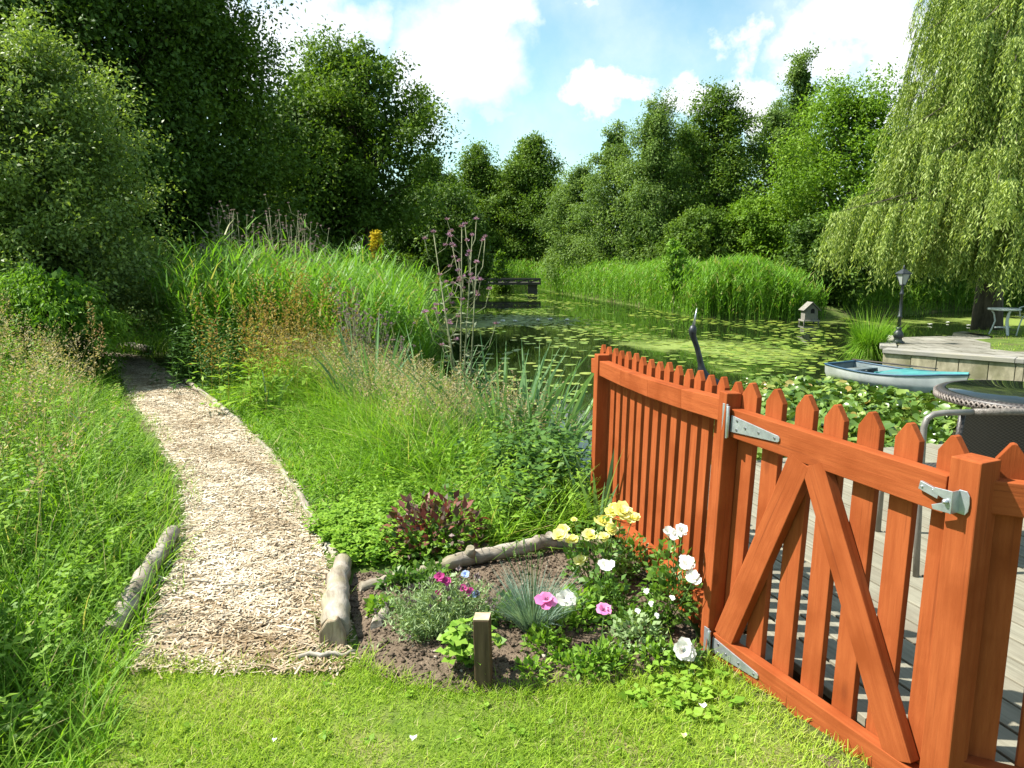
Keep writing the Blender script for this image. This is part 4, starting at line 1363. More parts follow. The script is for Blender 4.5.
# patio turf
p = sample_poly(rng, PATCH, 22000, 4); p = p[p[:, 0] < 15]
n = len(p)
P3 = np.column_stack([p, np.full(n, PF)])
m = NP(); m.add(*strips(rng, P3, unit(np.array([0, 0, 1.]) + rng.normal(0, .4, (n, 3)) * np.array([1, 1, 0])), rng.uniform(.03, .07, n), .012, rng.normal(0, .02, (n, 3)), 1, np.clip(rng.normal(.6, .2, n), 0, 1)))
tag(m.build('lawn_grass', M_lawn), 'sunlit patch of turf on the patio beside the white chair', 'grass', kind='stuff')


def herbs(m, rng, P, h, npair, leaf, lw=.5, lean=.12, tmu=.5, stem=None):
    """leafy stems: opposite pairs of leaves up a thin stem"""
    n = len(P)
    l = rng.normal(0, lean, (n, 3)); l[:, 2] = 0
    D = unit(np.array([0, 0, 1.0]) + l)
    tp_ = np.clip(rng.normal(tmu, .18, n), 0, 1)
    bend = l * h[:, None] * .6
    if stem is not None: stem.add(*strips(rng, P, D, h, .006, bend, 3, tp_ * .6))
    a0 = rng.uniform(0, 6.28, n)
    for k in range(npair):
        f = np.clip((k + rng.uniform(.3, .8, n)) / npair, .05, 1) ** .85
        c = P + D * (h * f)[:, None] + bend * (f ** 2)[:, None]
        for s in (0, np.pi):
            a = a0 + k * 1.57 + s + rng.normal(0, .35, n)
            hv = np.stack([np.cos(a), np.sin(a), np.zeros(n)], 1)
            dd = unit(hv + np.array([0, 0, 1.0]) * rng.normal(.15, .3, n)[:, None])
            nn = np.array([0, 0, 1.0]) + rdir(rng, n) * .4
            L = leaf * (1.15 - .55 * f) * rng.uniform(.7, 1.25, n)
            m.add(*leaves(c, dd, nn, L, L * lw, np.clip(tp_ + .18 * f + rng.normal(0, .1, n), 0, 1)))


def seeds(m, rng, P, h, size, nsp=14, spread=.05, headf=.28, stem=None, lean=.15):
    n = len(P)
    l = rng.normal(0, lean, (n, 3)); l[:, 2] = 0; l[:, 0] += .06
    D = unit(np.array([0, 0, 1.0]) + l * .5); bend = l * h[:, None] * .7
    if stem is not None: stem.add(*strips(rng, P, D, h, .004, bend, 3, rng.uniform(.5, 1, n)))
    tt = rng.uniform(0, 1, n)
    for k in range(nsp):
        f = 1 - headf * (k + rng.uniform(0, 1, n)) / nsp
        c = P + D * (h * f)[:, None] + bend * (f ** 2)[:, None]
        a = rng.uniform(0, 6.28, n); hv = np.stack([np.cos(a), np.sin(a), np.full(n, .6)], 1)
        c = c + hv * (spread * (1.1 - (f - (1 - headf)) / headf) * rng.uniform(.2, 1, n))[:, None]
        m.add(*leaves(c, hv + rdir(rng, n) * .5, rdir(rng, n), size * rng.uniform(.7, 1.3, n), size * .4, np.clip(.6 * tt + rng.uniform(0, .4, n), 0, 1)))


def P3of(p, dz=0.0):
    return np.column_stack([p, hgt(p[:, 0], p[:, 1]) + dz])


rng = np.random.default_rng(19)
hm, hs = NP(), NP()
p = sample_poly(rng, BANK, 4600, 6)
wgt = 1 / (1 + .10 * p[:, 1] ** 1.5)
p = p[rng.uniform(0, wgt.max(), len(p)) < wgt + .12]
dl = np.minimum(edge_dist(np.array(PATH_L), p[:, 0], p[:, 1], False), np.abs(p[:, 0] + 1.42) + np.where(p[:, 1] > 2.8, 9, 0))
k = dl > .14; p, dl = p[k], dl[k]
h = (.18 + .58 * sstep(.1, 1.6, dl) + .34 * sstep(.8, 2.4, dl) * sstep(4, 6.5, p[:, 1])) * rng.uniform(.6, 1.25, len(p))
herbs(hm, rng, P3of(p), h, 9, .062, .5, .15, .5, hs)
tag(hm.build('weeds', M_herb), 'leafy green weeds crowding the bank left of the path', 'weeds', kind='stuff')
sm_ = NP()
p = sample_poly(rng, BANK, 1900, 5)
dl = edge_dist(np.array(PATH_L), p[:, 0], p[:, 1], False)
k = (dl > .5) & (p[:, 1] > 3.2); p, dl = p[k], dl[k]
seeds(sm_, rng, P3of(p), (.70 + .62 * sstep(.5, 2.5, dl)) * rng.uniform(.8, 1.15, len(p)), .028, 16, .05, .25, sm_)
p = sample_poly(rng, MEAD, 2600, 4); k = free(p) & (edge_dist(np.array(PATH_R), p[:, 0], p[:, 1], False) > .75) & (p[:, 1] > 5.4); p = p[k]
seeds(sm_, rng, P3of(p), rng.uniform(.5, .85, len(p)), .022, 16, .045, .25, sm_)
tag(sm_.build('grass_seed_heads', M_seed), 'pale feathery grass heads nodding above the meadow', 'grass', kind='stuff')
hs.build('weed_stems', M_stem); tag(bpy.data.objects['weed_stems'], 'thin green stalks of the bank weeds', 'weeds', kind='stuff')
# leafy weeds mixed into the meadow
mw = NP()
p = sample_poly(rng, MEAD, 1500, 4); dp = edge_dist(np.array(PATH_R), p[:, 0], p[:, 1], False); k = free(p) & (dp > .3); p, dp = p[k], dp[k]
herbs(mw, rng, P3of(p), (.10 + .34 * sstep(.2, 1.2, dp)) * rng.uniform(.6, 1.2, len(p)), 7, .06, .45, .2, .55)
tag(mw.build('weeds', M_herb), 'broad leaved weeds mixed into the meadow grass', 'weeds', kind='stuff')
# low cover beside the path on the right
cm = NP()
p = sample_band(rng, PATH_R[2:10], 2600, -.7, -.05)
p = p[(np.sin(p[:, 0] * 4 + 1.2 * np.sin(p[:, 1] * 3)) * np.sin(p[:, 1] * 3.3) + rng.normal(0, .5, len(p))) > -.15]
p = p[free(p)]
dp = edge_dist(np.array(PATH_R), p[:, 0], p[:, 1], False)
herbs(cm, rng, P3of(p), .04 + .20 * sstep(0, .6, dp) * rng.uniform(.5, 1.2, len(p)), 4, .04, .6, .35, .5)
p = sample_poly(rng, np.array([(-.85, 3.7), (-.3, 3.8), (.0, 3.95), (-.3, 4.3), (-1.0, 4.5), (-1.2, 4.2)]), 700)
herbs(cm, rng, P3of(p), rng.uniform(.06, .2, len(p)), 4, .045, .75, .3, .55)
tag(cm.build('ground_cover', M_cover), 'low bright green ground cover along the right path edge', 'ground cover', kind='stuff')
# lawn weeds
lw_ = NP()
p = rng.uniform((-1.3, 1.6), (.9, 2.6), (70, 2)); p = p[fence_q(p[:, 0], p[:, 1]) < -.08]
herbs(lw_, rng, P3of(p), rng.uniform(.01, .03, len(p)), 3, .03, .75, .3, .7)
p = np.column_stack([rng.normal(.62, .10, 34), rng.normal(2.56, .09, 34)]); p = p[fence_q(p[:, 0], p[:, 1]) < -.08]
herbs(lw_, rng, P3of(p), rng.uniform(.03, .07, len(p)), 3, .045, .8, .3, .7)
tag(lw_.build('lawn_weeds', M_cover), 'broad leaved weeds in the lawn near the gate', 'weeds', kind='stuff')
# wood chips
n = 70000
i0 = rng.uniform(0, 1, n)
lp, rp = np.array(PATH_L), np.array(PATH_R)
ww = np.array([1.0, 1, 1, 1, 1, .9, .8, .6, .45, .35, .3, .2])[:len(lp) - 1]
seglen = np.hypot(*np.diff((lp + rp) / 2, axis=0).T) * ww
si = rng.choice(len(seglen), n, p=seglen / seglen.sum()); t = rng.uniform(0, 1, n)[:, None]; s = rng.normal(.5, .27, n)[:, None]; s = np.where(np.abs(s - .5) > .56, rng.uniform(0, 1, (n, 1)), s)
a_ = lp[si] * (1 - t) + lp[si + 1] * t; b_ = rp[si] * (1 - t) + rp[si + 1] * t
p = a_ * (1 - s) + b_ * s
fr_n = rng.uniform(0, 1, n) < .006
p[fr_n] = np.column_stack([rng.uniform(-1.5, -.66, fr_n.sum()), 2.73 - np.abs(rng.normal(0, .035, fr_n.sum()))])
an = rng.uniform(0, 6.28, n)
D = np.stack([np.cos(an), np.sin(an), rng.normal(0, .10, n)], 1)
N = np.array([0, 0, 1.0]) + rng.normal(0, .3, (n, 3))
L = np.where(rng.uniform(0, 1, n) < .22, rng.uniform(.035, .095, n), rng.gamma(3.0, .005, n) + .007)
Pc = np.column_stack([p, z_path(p[:, 0], p[:, 1]) + rng.uniform(.003, .016, n)])
m = NP()
D = unit(D); S = unit(np.cross(D, N)); W = np.clip(L * rng.uniform(.10, .42, n), .0022, .0075)[:, None] / 2
Lc = (L / 2)[:, None]
V = np.stack([Pc - D * Lc - S * W, Pc + D * Lc - S * W * .8, Pc + D * Lc + S * W, Pc - D * Lc + S * W * .9], 1).reshape(-1, 3)
ti = np.clip(rng.beta(2.2, 1.6, n) - .34 * np.exp(-((p[:, 1] - 2.85) / .28) ** 2) + .20 * np.sin(p[:, 0] * 5 + p[:, 1] * 3 + 2 * np.sin(p[:, 1] * 2.3)) * np.sin(p[:, 1] * 4.1 + p[:, 0] * 2.7) + .10 * np.sin(p[:, 0] * 17) * np.sin(p[:, 1] * 13), 0, 1)
m.add(V, np.arange(n * 4).reshape(-1, 4), np.repeat(ti, 4))
tag(m.build('wood_chips', M_chip), 'loose shredded wood chips covering the path', 'wood chips', kind='stuff')
# pebbles and clods in the bed
cl = NP()
p = sample_poly(rng, BED, 9000)
n = len(p); r0 = np.minimum(rng.gamma(1.5, .0020, n) + .0012, .011)
c = np.column_stack([p, z_bed(p[:, 0], p[:, 1]) + r0 * .4])
cub = np.array([(-1, -1, -1), (1, -1, -1), (1, 1, -1), (-1, 1, -1), (-1, -1, 1), (1, -1, 1), (1, 1, 1), (-1, 1, 1)], float) * .7
rz = rng.uniform(0, 6.28, n); cz, sz = np.cos(rz), np.sin(rz)
kv = cub[None] * rng.uniform(.55, 1.3, (n, 8, 1)) * np.array([1, 1, .7])
kx = kv[..., 0] * cz[:, None] - kv[..., 1] * sz[:, None]; ky = kv[..., 0] * sz[:, None] + kv[..., 1] * cz[:, None]
V = c[:, None, :] + np.stack([kx, ky, kv[..., 2]], -1) * r0[:, None, None]
b = (np.arange(n) * 8)[:, None]
Q = np.concatenate([b + np.array([f]) for f in ([0, 3, 2, 1], [4, 5, 6, 7], [0, 1, 5, 4], [1, 2, 6, 5], [2, 3, 7, 6], [3, 0, 4, 7])])
cl.add(V.reshape(-1, 3), Q, np.repeat(rng.uniform(0, .55, n) + (rng.uniform(0, 1, n) < .05) * .4, 8))
tag(cl.build('soil_clods', leafmat('clod', [(0, (.06, .043, .03)), (.6, (.155, .118, .085)), (1, (.42, .37, .30))], 0, .95, .1)), 'crumbled earth and small stones in the flower bed', 'soil', kind='stuff')

# ------------------------------------------------------------------ individual wild plants
def nettle_clump(x, y, r, n, h, label, seed, mat=M_nettle, name='nettle', leaf=.095, npair=8, group=None, lw=.6, cat='plant', stemmat=M_stem):
    rng = np.random.default_rng(seed)
    z = float(hgt(x, y))
    t = thing(name, label, cat, (x, y, z), group)
    p = np.column_stack([rng.normal(x, r * .5, n), rng.normal(y, r * .5, n)])
    m, s = NP(), NP()
    d = np.hypot(p[:, 0] - x, p[:, 1] - y)
    herbs(m, rng, P3of(p), h * rng.uniform(.65, 1.1, n) * (1 - .25 * np.minimum(d / r, 1)), npair, leaf, lw, .16, .45, s)
    m.build('foliage', mat, t); s.build('stems', stemmat, t)
    return t


def sword_clump(x, y, r, n, h, w, label, seed, mat=M_iris, name='iris', bendk=.25, group=None, z=None, leanr=.18, seg=4, bo=1.0):
    rng = np.random.default_rng(seed)
    z = float(hgt(x, y)) if z is None else z
    t = thing(name, label, 'plant', (x, y, z), group)
    a = rng.uniform(0, 6.28, n); rr = r * np.sqrt(rng.uniform(0, 1, n))
    P = np.column_stack([x + rr * np.cos(a), y + rr * np.sin(a), np.full(n, z - .01)])
    hv = np.stack([np.cos(a), np.sin(a), np.zeros(n)], 1)
    D = unit(np.array([0, 0, 1.]) + hv * leanr * rng.uniform(.3, 1.6, n)[:, None] + rng.normal(0, .07, (n, 3)))
    L = h * rng.uniform(.55, 1.1, n)
    bend = hv * (L * bendk * bo * rng.uniform(.1, 1.5, n))[:, None] - np.array([0, 0, 1.]) * (L * bendk * rng.uniform(0, 1.3, n))[:, None]
    m = NP(); m.add(*strips(rng, P, D, L, w, bend, seg, np.clip(rng.normal(.45, .22, n), 0, 1), taper=2.2))
    m.build('leaves', mat, t)
    return t


nettle_clump(.28, 4.85, .36, 60, .66, 'dark green nettles beside the far fence post', 301)
nettle_clump(.12, 5.2, .30, 46, .50, 'shorter nettles a little left of the fence nettles', 302)
nettle_clump(.36, 5.5, .3, 40, .86, 'taller nettles at the water edge behind the fence end', 303)
nettle_clump(.08, 4.4, .28, 44, .36, 'low leafy nettles in front of the iris leaves', 304)
sword_clump(-.10, 6.1, .30, 80, 1.3, .05, 'blue green iris leaves standing against the dark water', 311)
sword_clump(.20, 5.95, .28, 80, 1.32, .05, 'iris leaves between the nettles and the water', 312)
sword_clump(-.75, 6.9, .32, 60, 1.2, .046, 'iris leaves beside the tall purple thistle', 313)
sword_clump(-1.40, 7.3, .22, 40, 1.15, .05, 'upright iris clump in front of the tall reeds', 314)
sword_clump(.52, 4.28, .07, 9, .66, .035, 'upright iris fan against the last red fence post', 315, bendk=.12)
sword_clump(.36, 4.28, .03, 4, .55, .03, 'arching long leaf bending left of the iris fan', 316, bendk=1.2, leanr=.6)
sword_clump(-2.55, 6.4 + 1.2, .12, 8, .6, .03, 'few pale sword leaves beside the rusty docks', 317)
sword_clump(-3.35, 5.9, .06, 5, .75, .03, 'single tuft of sword leaves on the left bank', 318)


def dock(x, y, h, label, seed, n=13):
    rng = np.random.default_rng(seed)
    z = float(hgt(x, y))
    t = thing('dock_plant', label, 'plant', (x, y, z), 'rusty docks by the reeds')
    m, s, f = NP(), NP(), NP()
    p = np.column_stack([rng.normal(x, .19, n), rng.normal(y, .19, n)])
    hh = h * rng.uniform(.75, 1.08, n)
    seeds(m, rng, P3of(p), hh, .034, 60, .085, .6, s, lean=.10)
    herbs(f, rng, P3of(p), hh * .5, 4, .16, .3, .1, .6)
    m.build('seed_sprays', M_rust, t); s.build('stems', M_rust, t); f.build('foliage', M_herb, t)


for i, (u, v, Y, h) in enumerate([(258, 395, 8.3, 1.5), (292, 390, 8.0, 1.5), (328, 385, 8.4, 1.38), (276, 395, 7.4, 1.15), (243, 395, 7.9, 1.25)]):
    x = (u - 512) / FPX * (Y + .1)
    dock(x, Y, h, ['rust brown dock with tall seed spikes left of its group', 'tallest rust brown dock in the middle of its group', 'rust brown dock nearest the grey thistles', 'short dock with reddish lower leaves at the front', 'small rust brown dock beside the dark bushy herb'][i], 330 + i)
for i, (x, y, h, lb) in enumerate([(-3.75, 9.3, 1.25, 'dense dark bushy herb at the left end of the reeds'), (-4.25, 9.9, 1.2, 'dark bushy herb nearest the chip path'), (-3.3, 9.2, 1.0, 'lower bushy herb between path herb and docks')]):
    nettle_clump(x, y, .38, 46, h, lb, 340 + i, M_nettle, 'willowherb', .085, 13, 'bushy herbs at the reed edge', .35)


def thistle(x, y, h, nst, label, seed, spread=.25, flower=M_plil, mat=M_lilac, group=None, big=1.0):
    rng = np.random.default_rng(seed)
    z = float(hgt(x, y))
    t = thing('thistle', label, 'plant', (x, y, z), group)
    sm = MB(); hm = NP(); lf = NP()
    heads = []
    for i in range(nst):
        a = rng.uniform(0, 6.28); d = Vector((math.cos(a), math.sin(a) * .6, 0)) * spread * rng.uniform(.2, 1)
        hh = h * rng.uniform(.75, 1)
        b = Vector((x + rng.normal(0, .03), y + rng.normal(0, .03), z))
        p1 = b + d * .38 + Vector((0, 0, hh * .5)); p2 = b + d * 1.15 + Vector((0, 0, hh))
        sm.tube([b, p1, p2], [.008 * big, .006 * big, .003 * big], 6)
        heads.append(p2)
        for k in range(7):
            f = rng.uniform(.55, .97); q = p1.lerp(p2, f * 2 - 1)
            od = Vector((rng.normal(0, 1), rng.normal(0, .7), 0)).normalized(); l_ = rng.uniform(.10, .26) * big
            e1 = q + od * l_ * .55 + Vector((0, 0, l_ * .35)); e = q + od * l_ * .75 + Vector((0, 0, l_ * rng.uniform(.8, 1.2)))
            sm.tube([q, e1, e], [.0035 * big, .003 * big, .002 * big], 5); heads.append(e)
            if rng.uniform() < .5: heads.append(e1 + Vector((0, 0, .02)))
        P = np.array([list(b.lerp(p1, f)) for f in rng.uniform(.05, 1, 12)] + [list(p1.lerp(p2, f)) for f in rng.uniform(0, .7, 8)])
        D = rdir(rng, len(P)); D[:, 2] = np.abs(D[:, 2]) * .3
        lf.add(*leaves(P, D, rdir(rng, len(P)) * .4 + np.array([0, 0, 1]), .10 * big, .025 * big, rng.uniform(.3, .9, len(P))))
    for q in heads:
        n = 26
        dd = rdir(rng, n); dd[:, 2] = np.abs(dd[:, 2]) + .2
        hm.add(*leaves(np.repeat(np.array([list(q)]), n, 0), dd, rdir(rng, n), 0.026 * big, .007 * big, np.clip(rng.normal(.6, .35, n), 0, 1)))
    sm.build('stems', M_thst, t); hm.build('flower_sprays', mat, t); lf.build('foliage', M_thlf, t)


M_thst = noisemat('thistle_stem', (.12, .14, .065), (.22, .22, .12), 12, 4, .8, 0)
M_thlf = leafmat('thistle_leaf', [(0, (.10, .13, .08)), (1, (.22, .25, .15))], .2, .7, .2)
thistle(-.46, 6.6, 2.2, 5, 'tall bare thistle with purple heads rising in front of the pond', 351, .42, mat=leafmat('thistle_flower', [(0, (.24, .17, .17)), (1, (.46, .24, .44))], .2, .7, .1), big=1.25)
for i, (u, Y, h) in enumerate([(225, 11, 2.15), (245, 11.4, 2.2), (262, 11.8, 2.1), (290, 11.6, 2.15), (312, 11.2, 2.05), (215, 11.2, 2.0), (278, 12, 2.25), (302, 12.2, 2.1)]):
    thistle((u - 512) / FPX * Y, Y, h * 1.13, 5, 'grey lilac thistles topping the reeds above the docks', 360 + i, .3, group='thistles above the reeds')
for i, (u, Y, h) in enumerate([(345, 8.6, 1.3), (372, 8.8, 1.25), (395, 8.5, 1.2), (360, 8.2, 1.1)]):
    thistle((u - 512) / FPX * Y, Y, h, 5, 'faded grey thistles in front of the reeds, right of the docks', 370 + i, .25, group='grey thistles in front of the reeds')
# dry brown stalk on the left bank
xs_, ys_ = (95 - 512) / FPX * 8.3, 8.2
t = thing('dock_plant', 'single dry brown dock spike on the left bank', 'plant', (xs_, ys_, float(hgt(xs_, ys_))))
m, s = NP(), NP(); rr = np.random.default_rng(5)
seeds(m, rr, P3of(np.array([[xs_, ys_], [xs_ + .03, ys_]])), np.array([1.15, .9]), .035, 60, .05, .4, s, lean=.03)
m.build('seed_sprays', leafmat('dry_seed', [(0, (.26, .16, .07)), (1, (.42, .29, .14))], .1, .8, .1), t); s.build('stems', M_seed, t)
# thuja-like bush at the left edge
x, y = tp(8, 10.4)
tree('conifer', 'yellow green conifer bush at the left picture edge', x, y, 2.3, .0, .55, 'cone', 60, 7000, .06, M_lime, M_bark, 381, cat='shrub', trunk_r=.03, spray=2.0, lw=.35)
x, y = tp(62, 9.4)
tree('shrub', 'green drooping shrub between the bank and the sallow', x, y, 1.55, .0, .75, 'round', 50, 6000, .07, M_herb, M_bark, 382, cat='shrub', trunk_r=.03, droop=.6, lw=.3)

# ------------------------------------------------------------------ water plants
rng = np.random.default_rng(41)


def pads(P, rad, tilt_n, tint, nsides=10, cup=.0):
    """discs with a notch"""
    n = len(P); K = nsides
    N = unit(tilt_n)
    ref = unit(np.cross(N, rdir(rng, n))); B = np.cross(N, ref)
    V = np.empty((n, K + 1, 3)); V[:, 0] = P
    for k in range(K):
        a = .18 + (2 * np.pi - .36) * k / (K - 1)
        V[:, k + 1] = P + (ref * math.cos(a) + B * math.sin(a)) * rad[:, None] + N * (cup * rad * (1 + .5 * math.sin(3 * a)))[:, None]
    b = (np.arange(n) * (K + 1))[:, None]
    Q = []
    for k in range(1, K - 1, 2):
        Q.append(np.concatenate([b, b + k, b + k + 1, b + k + 2], 1) if k + 2 <= K else np.concatenate([b, b + k, b + k + 1, b + k + 1], 1))
    return V.reshape(-1, 3), np.concatenate(Q), np.repeat(tint, K + 1)


# raised pads in front of the boat
LILY = np.array([(1.4, 5.95), (2.2, 6.0), (3.6, 6.4), (8.6, 6.9), (8.2, 9.9), (6.5, 10.6), (5.5, 11.9), (4.6, 12.5), (4.0, 12.6), (3.2, 11.2), (2.2, 8.6)])
p = sample_poly(rng, LILY, 10500)
n = len(p)
P = np.column_stack([p, -.47 + rng.uniform(0, .20, n) * sstep(0, .8, edge_dist(LILY, p[:, 0], p[:, 1]))])
m = NP(); m.add(*pads(P, rng.uniform(.04, .088, n), np.array([0, 0, 1.]) + rng.normal(0, .6, (n, 3)), np.clip(rng.beta(2, 2.2, n) + (rng.uniform(0, 1, n) < .05) * .4, 0, 1), 13, .32))
tag(m.build('water_lilies', M_pad), 'crowded raised water lily leaves between the deck and the boat', 'water lilies', kind='stuff')
# floating pads all over
p = rng.uniform((-3, 6.5), (12, 46), (52000, 2))
p = p[inside(POND, p[:, 0], p[:, 1]) & ~inside(LILY, p[:, 0], p[:, 1])]
den = weed_amt(p[:, 0], p[:, 1]) + .10 * np.sin(p[:, 0] * 1.1 + 1.5 * np.sin(p[:, 1] * .5)) + .06 * np.sin(p[:, 1] * 1.3 + p[:, 0] * 2.1)
k = rng.uniform(0, 1, len(p)) < np.clip(.01 + den * 1.35, 0.0, .65)
p = p[k]
dkm = (np.abs(p[:, 0] + .4) < 2.6) & (np.abs(p[:, 1] - 12.2) < 4.0)
flat_p = p[~dkm]
n = len(flat_p)
P = np.column_stack([flat_p, -.494 + rng.uniform(0, .006, n)])
m = NP(); m.add(*pads(P, rng.uniform(.05, .11, n), np.array([0, 0, 1.]) + rng.normal(0, .035, (n, 3)), np.clip(rng.beta(2, 2, n), 0, 1), 9))
tag(m.build('floating_leaves', M_flatpad), 'small floating lily leaves scattered across the pond', 'water lilies', kind='stuff')
# the separate pads on the dark water, one object each
pad_me = []
for v_ in range(5):
    m = NP(); m.add(*pads(np.zeros((1, 3)), np.array([1.0]), np.array([[0, 0, 1.0]]), np.array([.25 + .15 * v_]), 15, .015)); o = m.build('lily_pad', M_flatpad); pad_me.append(o.data); bpy.data.objects.remove(o)
ps = []
tries = 0
while len(ps) < 150 and tries < 9000:
    tries += 1
    q = np.array([rng.uniform(-2.2, 3.2), rng.uniform(8.4, 16.2)])
    if not inside(POND, q[:1], q[1:])[0] or edge_dist(POND, q[:1], q[1:])[0] < .15 or inside(LILY, q[:1], q[1:])[0]: continue
    if any(np.hypot(*(q - r)) < .24 for r in ps): continue
    ps.append(q)
for i, q in enumerate(ps):
    o = bpy.data.objects.new('lily_pad', pad_me[i % 5]); s = rng.uniform(.08, .135)
    o.location = (q[0], q[1], -.492); o.scale = (s, s, s); o.rotation_euler = (rng.normal(0, .02), rng.normal(0, .02), rng.uniform(0, 6.28))
    col.objects.link(o)
    tag(o, 'round green lily pad floating on the dark water', 'lily pad', 'lily pads on the dark water')


def petals(m, rng, c, r, n, layers, up=(0, 0, 1), cup=.6, w=.9, tlo=0, thi=1):
    """cupped petals in layers round a point: each petal four quads"""
    up = Vector(up).normalized()
    x = up.orthogonal().normalized(); y = up.cross(x)
    for l in range(layers):
        f = 1 - l / max(layers, 1) * .62
        el = cup * (1 - f) * 2.2 + .18 + cup * .25
        for k in range(n):
            a = 2 * math.pi * (k + .5 * (l % 2) + rng.uniform(-.15, .15)) / n
            o = x * math.cos(a) + y * math.sin(a); s = x * -math.sin(a) + y * math.cos(a)
            e = el + rng.uniform(-.28, .28)
            R_ = r * f * rng.uniform(.68, 1.15)
            V = []
            for i, (t_, ww) in enumerate(((.08, .25), (.6, w), (1.0, w * .55))):
                hgt_ = R_ * (math.sin(e) * t_ + .10 * math.sin(t_ * 3.1))
                rad_ = R_ * math.cos(e) * t_
                for j in (-1, 0, 1):
                    V.append(Vector(c) + o * rad_ + s * (j * ww * R_ * .55) + up * (hgt_ + (abs(j) * .10 * R_)))
            Q = [(0, 1, 4, 3), (1, 2, 5, 4), (3, 4, 7, 6), (4, 5, 8, 7)]
            tv = rng.uniform(tlo, thi)
            m.add([tuple(v) for v in V], Q, np.full(9, tv) + np.repeat([-.15, 0, .12], 3))


for i, (u, v) in enumerate([(567, 320), (550, 319), (538, 320), (503, 321), (515, 321), (498, 323), (930, 324), (968, 325), (948, 322)]):
    x, y, z = at(u, v, -.46)
    m = NP(); petals(m, rng, (x, y, z - .03), .075 if u > 600 else .10, 7, 3, cup=.8)
    o = m.build('water_lily', M_pw)
    tag(o, 'white water lily flower open on the left far pads' if u < 600 else 'white water lily flower on the pads behind the lamp post', 'flower', 'white lilies far left' if u < 600 else 'white lilies behind the patio')
# pendulous sedge beside the lamp
sword_clump(7.38, 15.2, .20, 1500, 1.08, .016, 'large arching tuft of pendulous sedge beside the lamp post', 391, M_grass, 'sedge', .98, z=-.40, leanr=.12, seg=8, bo=.26)
sword_clump(8.75, 16.9, .2, 120, .5, .014, 'smaller grass tuft behind the lamp post', 392, M_grass, 'sedge', .8, z=PF, leanr=.25, seg=5, bo=.4)
sword_clump(1.62, 5.95, .10, 22, .72, .02, 'pale upright reed blades at the deck edge behind the gate', 393, M_reed, 'reed_clump', .15, z=-.45)

# ------------------------------------------------------------------ logs, stake and litter
def log(name, label, pts, rad, seed, cat='log', n=12, sq=1.0):
    rng = np.random.default_rng(seed)
    P = [Vector(p) for p in pts]
    full, rr = [], []
    for i in range(len(P) - 1):
        for k in range(6):
            f = k / 6
            full.append(P[i].lerp(P[i + 1], f) + Vector(rng.normal(0, .004, 3))); rr.append((rad[i] * (1 - f) + rad[i + 1] * f) * rng.uniform(.93, 1.07))
    full.append(P[-1]); rr.append(rad[-1])
    m = MB(); m.tube(full, rr, n)
    o = m.build(name, M_log); tag(o, label, cat)
    return o


log('log', 'pale round log edging the left side of the path at the lawn', [(-1.72, 2.93, .03), (-1.78, 3.25, .05), (-1.86, 3.6, .06), (-1.97, 4.1, .05)], [.046, .047, .045, .040], 1)
lg = log('log', 'split grey log ending at the lawn on the right of the path', [(-.755, 2.93, .06), (-.80, 3.15, .06), (-.86, 3.45, .05), (-.90, 3.72, .03)], [.066, .06, .052, .045], 2)
e = MB()
e.prism([(-.815, 2.93, -.01), (-.70, 2.925, -.01), (-.705, 2.93, .06), (-.735, 2.935, .125), (-.78, 2.935, .115), (-.812, 2.932, .065)], (0, -1, .12), .05)
e.build('split_end', M_logend, lg, bevel=.008)
log('log', 'short stub of wood lying beside the split grey log', [(-.60, 3.02, .03), (-.57, 3.13, .04)], [.028, .026], 3)
br = log('fallen_branch', 'long weathered branch edging the back of the flower bed', [(-.74, 3.40, .03), (-.56, 3.47, .05), (-.40, 3.55, .06), (-.24, 3.66, .075), (-.02, 3.74, .085), (.12, 3.80, .09), (.24, 3.88, .085), (.40, 3.86, .08), (.50, 3.85, .08)], [.028, .030, .032, .040, .038, .036, .045, .032, .028], 4)
for ka, kb in (((-.22, 3.66, .09), (-.215, 3.64, .14)), ((.22, 3.86, .1), (.20, 3.82, .14))):
    kn = MB(); kn.tube([ka, kb], [.035, .021], 8); kn.build('knot', M_log, br)
log('path_edging', 'thin half buried pole edging the right side of the path', [(-.93, 3.78, -.005), (-1.12, 4.15, .008), (-1.36, 4.68, .006), (-1.62, 5.2, .004), (-1.95, 5.9, .006), (-2.3, 6.5, .0)], [.024, .023, .025, .02, .024, .022], 5, 'edging')
log('path_edging', 'white weathered pole edging the far right bend of the path', [(-2.62, 7.05, .0), (-3.2, 7.95, .02), (-3.75, 8.8, .02), (-4.3, 9.65, .02)], [.03, .034, .03, .03], 6, 'edging')
log('path_edging', 'dark pole edging the path bend in the shade', [(-8.0, 14.2, -.02), (-7.0, 13.6, .02), (-6.4, 13.0, .02)], [.07, .07, .06], 7, 'edging')
log('stick', 'pale bare stick lying on the lawn edge by the split log', [(-.86, 2.78, .03), (-.76, 2.775, .035), (-.64, 2.80, .035)], [.010, .012, .006], 8, 'stick', 7)
rg = np.random.default_rng(9)
for i in range(9):
    x = rg.uniform(-1.5, -.75); y = rg.uniform(2.72, 3.6); a = rg.uniform(0, 3.1); l = rg.uniform(.06, .16)
    m = MB(); m.tube([(x, y, .035), (x + l * .5 * math.cos(a), y + l * .5 * math.sin(a), .042), (x + l * math.cos(a), y + l * math.sin(a), .034)], [.003, .005, .003], 6)
    tag(m.build('twig', M_log), 'small dry twig lying on the wood chips', 'twig', 'twigs on the wood chips')
st = thing('wooden_stake', 'short square dark stake with a pale cut top in the bed front', 'stake', (-.105, 2.60, 0))
m = MB(); m.board((-.105, 2.60, -.1), (-.113, 2.605, .285), .062, .062, up=(0.1, 1, 0)); m.build('post', M_stakew, st, bevel=.004)
